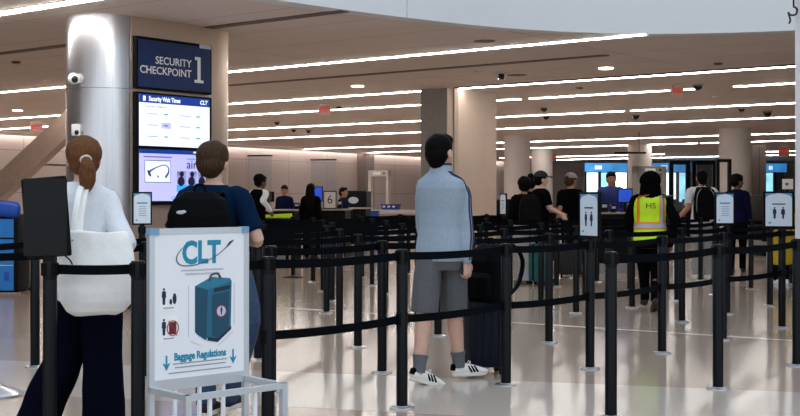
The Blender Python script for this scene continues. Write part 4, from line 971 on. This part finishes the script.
for s in 'LR':
    a = J['ank'+s]*k; b = J['knee'+s]*k
    bm = B(); limb(bm, [a-V((0, 0, .02)), a.lerp(b, .12), a.lerp(b, .26)], [.046, .047, .058], k=3, n=14, cap=False); mesh_obj('sock', bm, m_sock, t3, smooth=40)
jk = child(t3, 'shirt')
a, b, c = J['shR']*k, J['elbR']*k, J['wriR']*k
bt = BVHTree.FromPolygons([v.co for v in jk.data.vertices], [p.vertices for p in jk.data.polygons])
outw = (Matrix.Rotation(R(32), 3, 'Z') @ V((.66, -.62, 0))).normalized()
def sleeve_stripe(side):
    path = catmull([V((.075*k, -.02, 1.50*k)), V((.13*k, -.02, 1.47*k)), a+V((0, 0, .03)), a.lerp(b, .35), b, b.lerp(c, .5), c.lerp(b, .08)], 6); pts = []
    for i, p in enumerate(path):
        up = V((0, 0, 1)) if i < 9 else V((0, 0, 0)); dr = (outw*(min(1, i/12)+.05)+V((0, 0, 1))*max(0, 1-i/12)).normalized()
        tn = (path[min(i+1, len(path)-1)]-path[max(0, i-1)]).normalized(); sd_ = tn.cross(dr).normalized()*side
        h = bt.ray_cast(p+dr*.4+sd_, -dr)
        if h[0] is not None: pts.append(h[0]+h[1]*.001)
    bm = B(); limb(bm, pts, [.0065]*len(pts), n=8, k=1); return mesh_obj('sleeve_stripe', bm, m_navy_trim, jk, smooth=True)
sleeve_stripe(.011); sleeve_stripe(-.011)
bm = B(); stack(bm, [(1.475*k, 0, -.004, .092*k, .088*k), (1.515*k, 0, .0, .076*k, .080*k), (1.545*k, 0, .004, .072*k, .078*k)], 28); me_obj('collar', union(bm, .006, 2), m_jacket, jk)
bm = B(); stack(bm, [(1.543*k, 0, .004, .0735*k, .0795*k), (1.556*k, 0, .005, .072*k, .078*k)], 28); mesh_obj('collar_edge', bm, m_navy_trim, jk, smooth=40)
bm = B(); stack(bm, [(z, x, y-0, rx+.004, ry+.004) for z, x, y, rx, ry in rows(.865, .905, .018)]); bm.transform(Matrix.Scale(k, 4)); mesh_obj('waistband', bm, m_jacket, jk, smooth=60)

# hi-vis worker
t4, J, k, L = human('person in yellow hi-vis vest and black head scarf standing among the belts', at(650, 13.8), R(-4), 1.60, m_skin_brown, ('hood', M('black_scarf', (7, 6, 7), .9, var=.2, scale=20, spec=.03)), m_black_cloth, 'long', m_black_cloth, 'long', m_black_shoe, m_black_shoe,
   pose={'elbR': ('px', 677, 222, 13.7), 'wriR': ('px', 670, 246, 13.9), 'elbL': ('px', 628, 220, 13.9), 'wriL': ('px', 632, 235, 14.1), 'kneeR': ('px', 656, 275, 13.9), 'ankR': ('px', 655, 300, 13.75), 'footR': (0, -30), 'kneeL': ('px', 644, 275, 14.0), 'ankL': ('px', 645, 298, 14.1)}, fem=False, vox=.011, wr=.005)
bm = B(); stack(bm, [(z, x, y, rx*1.0, ry) for z, x, y, rx, ry in rows(.90, 1.485, .046)])
me = union(bm, .011, 2, .004, 6, 5); me.transform(Matrix.Scale(k, 4)); vest = me_obj('vest', me, m_hivis, t4)
for nm, z0_, z1_, e_, mt in (('orange_edging', 1.045, 1.135, .051, m_orange), ('reflective_band', 1.062, 1.118, .054, m_silver)):
    bm = B(); stack(bm, rows(z0_, z1_, e_), 32); bm.transform(Matrix.Scale(k, 4)); mesh_obj(nm, bm, mt, vest, smooth=40)
for sx in (-1, 1):
    for nm, hw_, lf, mt in (('orange_edging', .034, .005, m_orange), ('reflective_band', .022, .009, m_silver)):
        bm = B(); n = 14
        if sx < 0: hw_ *= .45
        if sx < 0 and nm == 'reflective_band': bm.free(); continue
        g = [[bm.verts.new(((sx*.135 if sx > 0 else -.160)*k+x*k, -1, (1.05+i*(1.47-1.05)/n)*k)) for x in (-hw_, 0, hw_)] for i in range(n+1)]
        for r1, r2 in zip(g, g[1:]):
            for i in range(2): bm.faces.new((r1[i], r1[i+1], r2[i+1], r2[i]))
        o = mesh_obj(nm, bm, mt, vest, smooth=True); conform(o, vest, lift=lf); sm_ = o.modifiers.new('thick', 'SOLIDIFY'); sm_.thickness = .003
o = text('lettering', 'HS', .095*k, M('grey_lettering', (92, 116, 50), .6), vest, (-.01, -.3, 1.335*k), bold=.0, sx=1.15)
conform(o, vest, lift=.004)

# white shirt traveller with black backpack
t5, J, k, L = human('person in white t-shirt and grey trousers wearing a black backpack', at(702, 19.3), R(-6), 1.745, m_skin_tan, ('short', m_hair_black), m_white_cloth, 'short', m_grey_cloth, 'long', m_white_cloth, m_rubber,
   pose={'elbL': ('px', 688, 208, 19.1), 'wriL': ('px', 678, 218, 19.0), 'elbR': ('px', 722, 208, 19.3), 'wriR': ('px', 718, 222, 19.6)}, vox=.013, slim=1.0)
# dark blue person beside the portal
human('person in dark blue jacket standing by the thick round column', at(737, 21), R(-25), 1.70, m_skin_brown, ('shaggy', m_hair_black), M('dark_blue_jacket', (12, 17, 44), .9, var=.1, scale=20, spec=.05), 'long', m_black_cloth, 'long', m_black_shoe, m_black_shoe, vox=.014, fem=True, head=(R(-50), 0), face=True)
# group in black by the long belts
human('person in black with dark backpack and long grey skirt beside the teal suitcase', at(524, 18.2), R(4), 1.60, m_skin_tan, ('curly', m_hair_black), m_black_cloth, 'long', None, 'long', m_black_shoe, m_black_shoe, vox=.013, fem=True, wr=.007)
sk = [o for o in C.objects if o.get('label', '').startswith('person in black with dark')][0]
bm = B(); stack(bm, [(z*.914, x, y, rx, ry) for z, x, y, rx, ry in rows(.84, .99, .02, True)]); stack(bm, [(.06, .03, 0, .17, .15), (.3, .02, 0, .165, .145), (.6, .01, -.01, .16, .14), (.80, 0, -.012, .165, .125)], 28); me_obj('skirt', union(bm, .012, 2, .012, 8, 3), m_grey_cloth, sk)
human('person in black cap and black t-shirt facing right, hand held forward', at(541, 18.6), R(-72), 1.70, m_skin, ('cap', m_hair_black), m_black_cloth, 'short', m_black_cloth, 'long', m_black_shoe, m_black_shoe, vox=.013, face=True,
   pose={'elbR': ('px', 549, 208, 18.4), 'wriR': ('px', 562, 214, 18.4), 'elbL': ('px', 547, 208, 18.8), 'wriL': ('px', 560, 213, 18.9)})
human('person with dark hair bun partly hidden behind the black cap wearer', at(531, 19.7), R(-10), 1.655, m_skin_tan, ('bun', m_hair_black), m_black_cloth, 'long', m_black_cloth, 'long', m_black_shoe, m_black_shoe, vox=.015, fem=True)
human('person in grey cap and black t-shirt behind the turned pictogram sign', at(571, 20.2), R(-30), 1.705, m_skin_tan, ('greycap', m_hair_dark), m_black_cloth, 'short', m_black_cloth, 'long', m_black_shoe, m_black_shoe, vox=.014, head=(R(-20), 0),
   pose={'elbL': ('px', 560, 210, 20.1), 'wriL': ('px', 557, 222, 20.3)})
human('short person in mustard coat mostly hidden behind the rightmost pictogram sign', at(781, 18.2), R(10), 1.36, m_skin_tan, ('short', m_hair_black), m_mustard, 'long', m_black_cloth, 'long', m_white_cloth, m_rubber, vox=.014, wr=.007, hem=.80)
bm = B(); stack(bm, [(.30, 0, 0, .20, .15), (.5, 0, 0, .185, .14), (.8, 0, 0, .165, .13)], 24); me_obj('coat_skirt', union(bm, .014, 2, .01, 7, 9), m_mustard, [o for o in C.objects if o.get('label', '').startswith('short person in mustard')][0])
# officers and passengers at the desks
human('officer in blue shirt facing the queue behind the right podium', at(611, 22.3), R(172), 1.775, m_skin_tan, ('short', m_hair_black), m_royal, 'long', m_navy_cloth, 'long', m_black_shoe, m_black_shoe, vox=.014, face=True, head=(R(8), R(-8)))
human('person in black vest and white sleeves leaning on the left podium', at(256.5, 23), R(-38), 1.73, m_skin_brown, ('curly', m_hair_black), m_white_cloth, 'long', m_black_cloth, 'long', m_black_shoe, m_black_shoe, vox=.014, face=True, lean=R(10), head=(R(-20), 0),
   pose={'elbR': ('px', 263, 201, 22.9), 'wriR': ('px', 271, 211, 23.1), 'elbL': ('px', 262, 203, 23.6), 'wriL': ('px', 270, 211, 23.8)})
vp = [o for o in C.objects if o.get('label', '').startswith('person in black vest')][0]
ca, sa = cos(R(10)), sin(R(10)); bm = B(); stack(bm, rows(.86, 1.48, .034))
for v in bm.verts:
    if v.co.z > .95: y, z = v.co.y, v.co.z; v.co.y = y*ca+(z-.95)*sa; v.co.z = .95+(z-.95)*ca-y*sa
me = union(bm, .014, 2, .004, 6, 8); me.transform(Matrix.Scale(1.73/1.75, 4)); me_obj('waistcoat', me, m_black_cloth, vp)
human('officer in navy uniform facing the queue at the left podium', at(284.5, 27.6), R(175), 1.575, m_skin_tan, ('short', m_hair_black), M('officer_navy', (18, 24, 56), .9, var=.1, scale=20, spec=.05), 'long', m_navy_cloth, 'long', m_black_shoe, m_black_shoe, vox=.015, fem=True, face=True, head=(0, R(-12)))
human('person with long black hair in black, back turned at the number 6 podium', at(311, 25.1), R(-12), 1.585, m_skin_tan, ('long', m_hair_black), m_black_cloth, 'long', m_black_cloth, 'long', m_black_shoe, m_black_shoe, vox=.015, fem=True, wr=.008)
human('officer in navy uniform in profile beside the number 6 sign', at(343.5, 27.3), R(-115), 1.52, m_skin_tan, ('short', m_hair_black), M('officer_navy', (26, 34, 78), .8), 'long', m_navy_cloth, 'long', m_black_shoe, m_black_shoe, vox=.015, fem=True, face=True)

# ------------------------------------------------------------------ bags
def backpack(p, rz, w_, d_, h_, mat, label, z=0, trim=None, group=None, cat='backpack', tilt=0):
    t = thing('backpack', label, cat, (p.x, p.y, z), rz, group); t.rotation_euler.x = tilt
    bm = B(); stack(bm, [(0, 0, 0, w_*.44, d_*.42), (.03*h_, 0, 0, w_*.49, d_*.49), (.3*h_, 0, 0, w_*.5, d_*.5), (.7*h_, 0, 0, w_*.48, d_*.46), (.9*h_, 0, 0.01, w_*.40, d_*.36), (h_, 0, .02, w_*.22, d_*.18)], 28, 3.2)
    me_obj('body', union(bm, .008, 2, .004, 9, 3), mat, t)
    bm = B(); stack(bm, [(.06*h_, 0, -d_*.42, w_*.36, d_*.2), (.12*h_, 0, -d_*.45, w_*.39, d_*.24), (.42*h_, 0, -d_*.44, w_*.38, d_*.22), (.5*h_, 0, -d_*.40, w_*.32, d_*.14)], 24, 3.2); me_obj('front_pocket', union(bm, .008, 2, .003, 9, 4), mat, t)
    bm = B(); limb(bm, [(-.03, .02, h_*.97), (-.025, .02, h_+.035), (.025, .02, h_+.035), (.03, .02, h_*.97)], [.009]*4, n=8); mesh_obj('grab_handle', bm, mat, t, smooth=True)
    for sg in (-1, 1):
        bm = B(); limb(bm, [(sg*w_*.2, d_*.42, h_*.93), (sg*w_*.25, d_*.75, h_*.98), (sg*w_*.3, d_*1.15, h_*.7), (sg*w_*.34, d_*.9, h_*.3), (sg*w_*.38, d_*.4, h_*.1)], [(.024, .008)]*5, hint=(1, 0, 0), n=8); mesh_obj('shoulder_strap', bm, mat, t, smooth=True)
    if trim:
        for sg in (-1, 1):
            bm = B(); limb(bm, [(sg*w_*.33, -d_*.36, h_*.08), (sg*w_*.40, -d_*.44, h_*.4), (sg*w_*.36, -d_*.42, h_*.75), (sg*w_*.2, -d_*.3, h_*.93)], [.006]*4, n=6); mesh_obj('piping', bm, trim, t, smooth=True)
    return t
m_pack = M('black_nylon', (7, 8, 10), .7, var=.2, scale=60, bump=.1, spec=.06)
def behind(px, d, head, back, z): q = at(px, d); return V((q.x+sin(head)*back, q.y-cos(head)*back, 0)), z
p, z = behind(211, 7.3, R(-12), .24, 0)
t = backpack(at(199, 7.03), R(-4), .38, .2, .45, m_pack, 'black backpack on the back of the person in the dark blue t-shirt', .91)
bm = B(); ell(bm, (0, 0, 0), (.026, .004, .011), 14); ell(bm, (.018, 0, .004), (.016, .004, .009), 12); o = mesh_obj('emblem', bm, M('emblem_pale', (190, 196, 204), .5), t, smooth=True); o.location = (-.085, -.095, .33)
backpack(at(705, 19.02), R(-6), .36, .22, .52, m_pack, 'black backpack with pale piping on the white-shirt traveller', 1.0-.04, M('piping_grey', (150, 150, 152), .6))
backpack(at(530, 17.92), R(8), .33, .2, .42, M('charcoal_nylon', (16, 15, 15), .9, var=.15, spec=.03), 'charcoal backpack on the back of the person in the grey skirt', .93)
def suitcase(p, rz, w_, d_, h_, mat, label, handle=.35, z=0, group='rolling suitcases'):
    t = thing('suitcase', label, 'suitcase', (p.x, p.y, z), rz, group)
    mesh_obj('shell', box(B(), (0, 0, .055+h_/2), (w_, d_, h_), bevel=.035), mat, t, smooth=40)
    for x in (-w_*.28, -w_*.1, w_*.1, w_*.28): mesh_obj('shell_rib', box(B(), (x, -d_/2, .055+h_*.5), (.02, .012, h_*.8), bevel=.004), mat, t)
    mesh_obj('zip_band', box(B(), (0, 0, .055+h_/2), (w_+.006, .02, h_+.006), bevel=.03), m_black, t)
    mesh_obj('side_trim', box(B(), (w_/2, -d_*.38, .055+h_*.5), (.012, .03, h_*.75), bevel=.004), M('trim_blue', (40, 70, 110), .4), t)
    for sx in (-1, 1):
        for sy in (-1, 1):
            ob = mesh_obj('wheel', lathe(B(), [(.008, -.014), (.026, -.012), (.028, 0), (.026, .012), (.008, .014)], 16), m_black, t, smooth=40); ob.location = (sx*(w_/2-.045), sy*(d_/2-.045), .028); ob.rotation_euler = (0, pi/2, 0)
            mesh_obj('wheel_fork', box(B(), (sx*(w_/2-.045), sy*(d_/2-.045), .05), (.03, .035, .03), bevel=.005), m_black, t)
    if handle:
        bm = B(); limb(bm, [(-.085, d_*.25, h_), (-.085, d_*.25, h_+.05+handle)], [.007, .007], n=8, k=2); limb(bm, [(.085, d_*.25, h_), (.085, d_*.25, h_+.05+handle)], [.007, .007], n=8, k=2); limb(bm, [(-.1, d_*.25, h_+.055+handle), (.1, d_*.25, h_+.055+handle)], [.013, .013], n=10, k=2); me_obj('pull_handle', union(bm, .005, 0), m_black, t)
    return t
sp_ = at(485, 9.02)
suitcase(sp_, R(12), .30, .22, .50, M('navy_shell', (7, 15, 30), .45, var=.1, spec=.15), 'dark navy suitcase rolling beside the man in grey shorts', .0)
backpack(at(489, 8.98), R(-50), .34, .22, .42, m_pack, 'black backpack resting on the dark navy suitcase', .556)
suitcase(at(537.5, 18.0), R(30), .16, .30, .56, M('teal_shell', (14, 92, 92), .45, var=.08), 'teal suitcase right of the grey skirt', .35)
suitcase(at(568, 19.75), R(10), .38, .28, .50, M('black_shell', (14, 14, 16), .5, var=.1), 'large black suitcase below the grey cap wearer', .0)
# white tote
t = thing('tote_bag', 'large white quilted tote bag hanging on the shoulder of the ponytail person', 'tote bag', at(95.5, 6.42, z=.70), R(6))
m_tote = M('white_quilted_canvas', (246, 246, 243), .85, var=.02, scale=40, bump=.2)
bm = B(); stack(bm, [(.0, .0, 0, .11, .04), (.02, .0, 0, .15, .065), (.07, .003, 0, .188, .085), (.13, .003, 0, .206, .095), (.22, .005, 0, .208, .09), (.33, .01, 0, .196, .07), (.42, .005, 0, .172, .05), (.445, .0, 0, .162, .045)], 32, 2.4)
me_obj('bag_body', union(bm, .007, 2, .009, 8, 2), m_tote, t)
sh = V((-.085, .22, .70))
for dx, dy in ((-.115, .0), (-.09, .03)):
    bm = B(); limb(bm, [(dx, -.035+dy, .36), (dx+.004, -.02+dy, .46), (dx+.012, .04+dy, .60), (dx+.02, .12+dy, .685), (dx+.03, .21+dy, .70), (dx+.035, .27+dy, .66), (dx+.02, .28+dy, .5)], [(.019, .005)]*7, hint=(1, 0, 0), n=8); mesh_obj('strap', bm, m_tote, t, smooth=True)
bm = B(); ell(bm, (0, 0, 0), (.006, .003, .006), 10); o = mesh_obj('rivet', bm, m_chrome, t, smooth=True); o.location = (-.112, -.05, .40)
bpy.data.scenes.remove(TS)
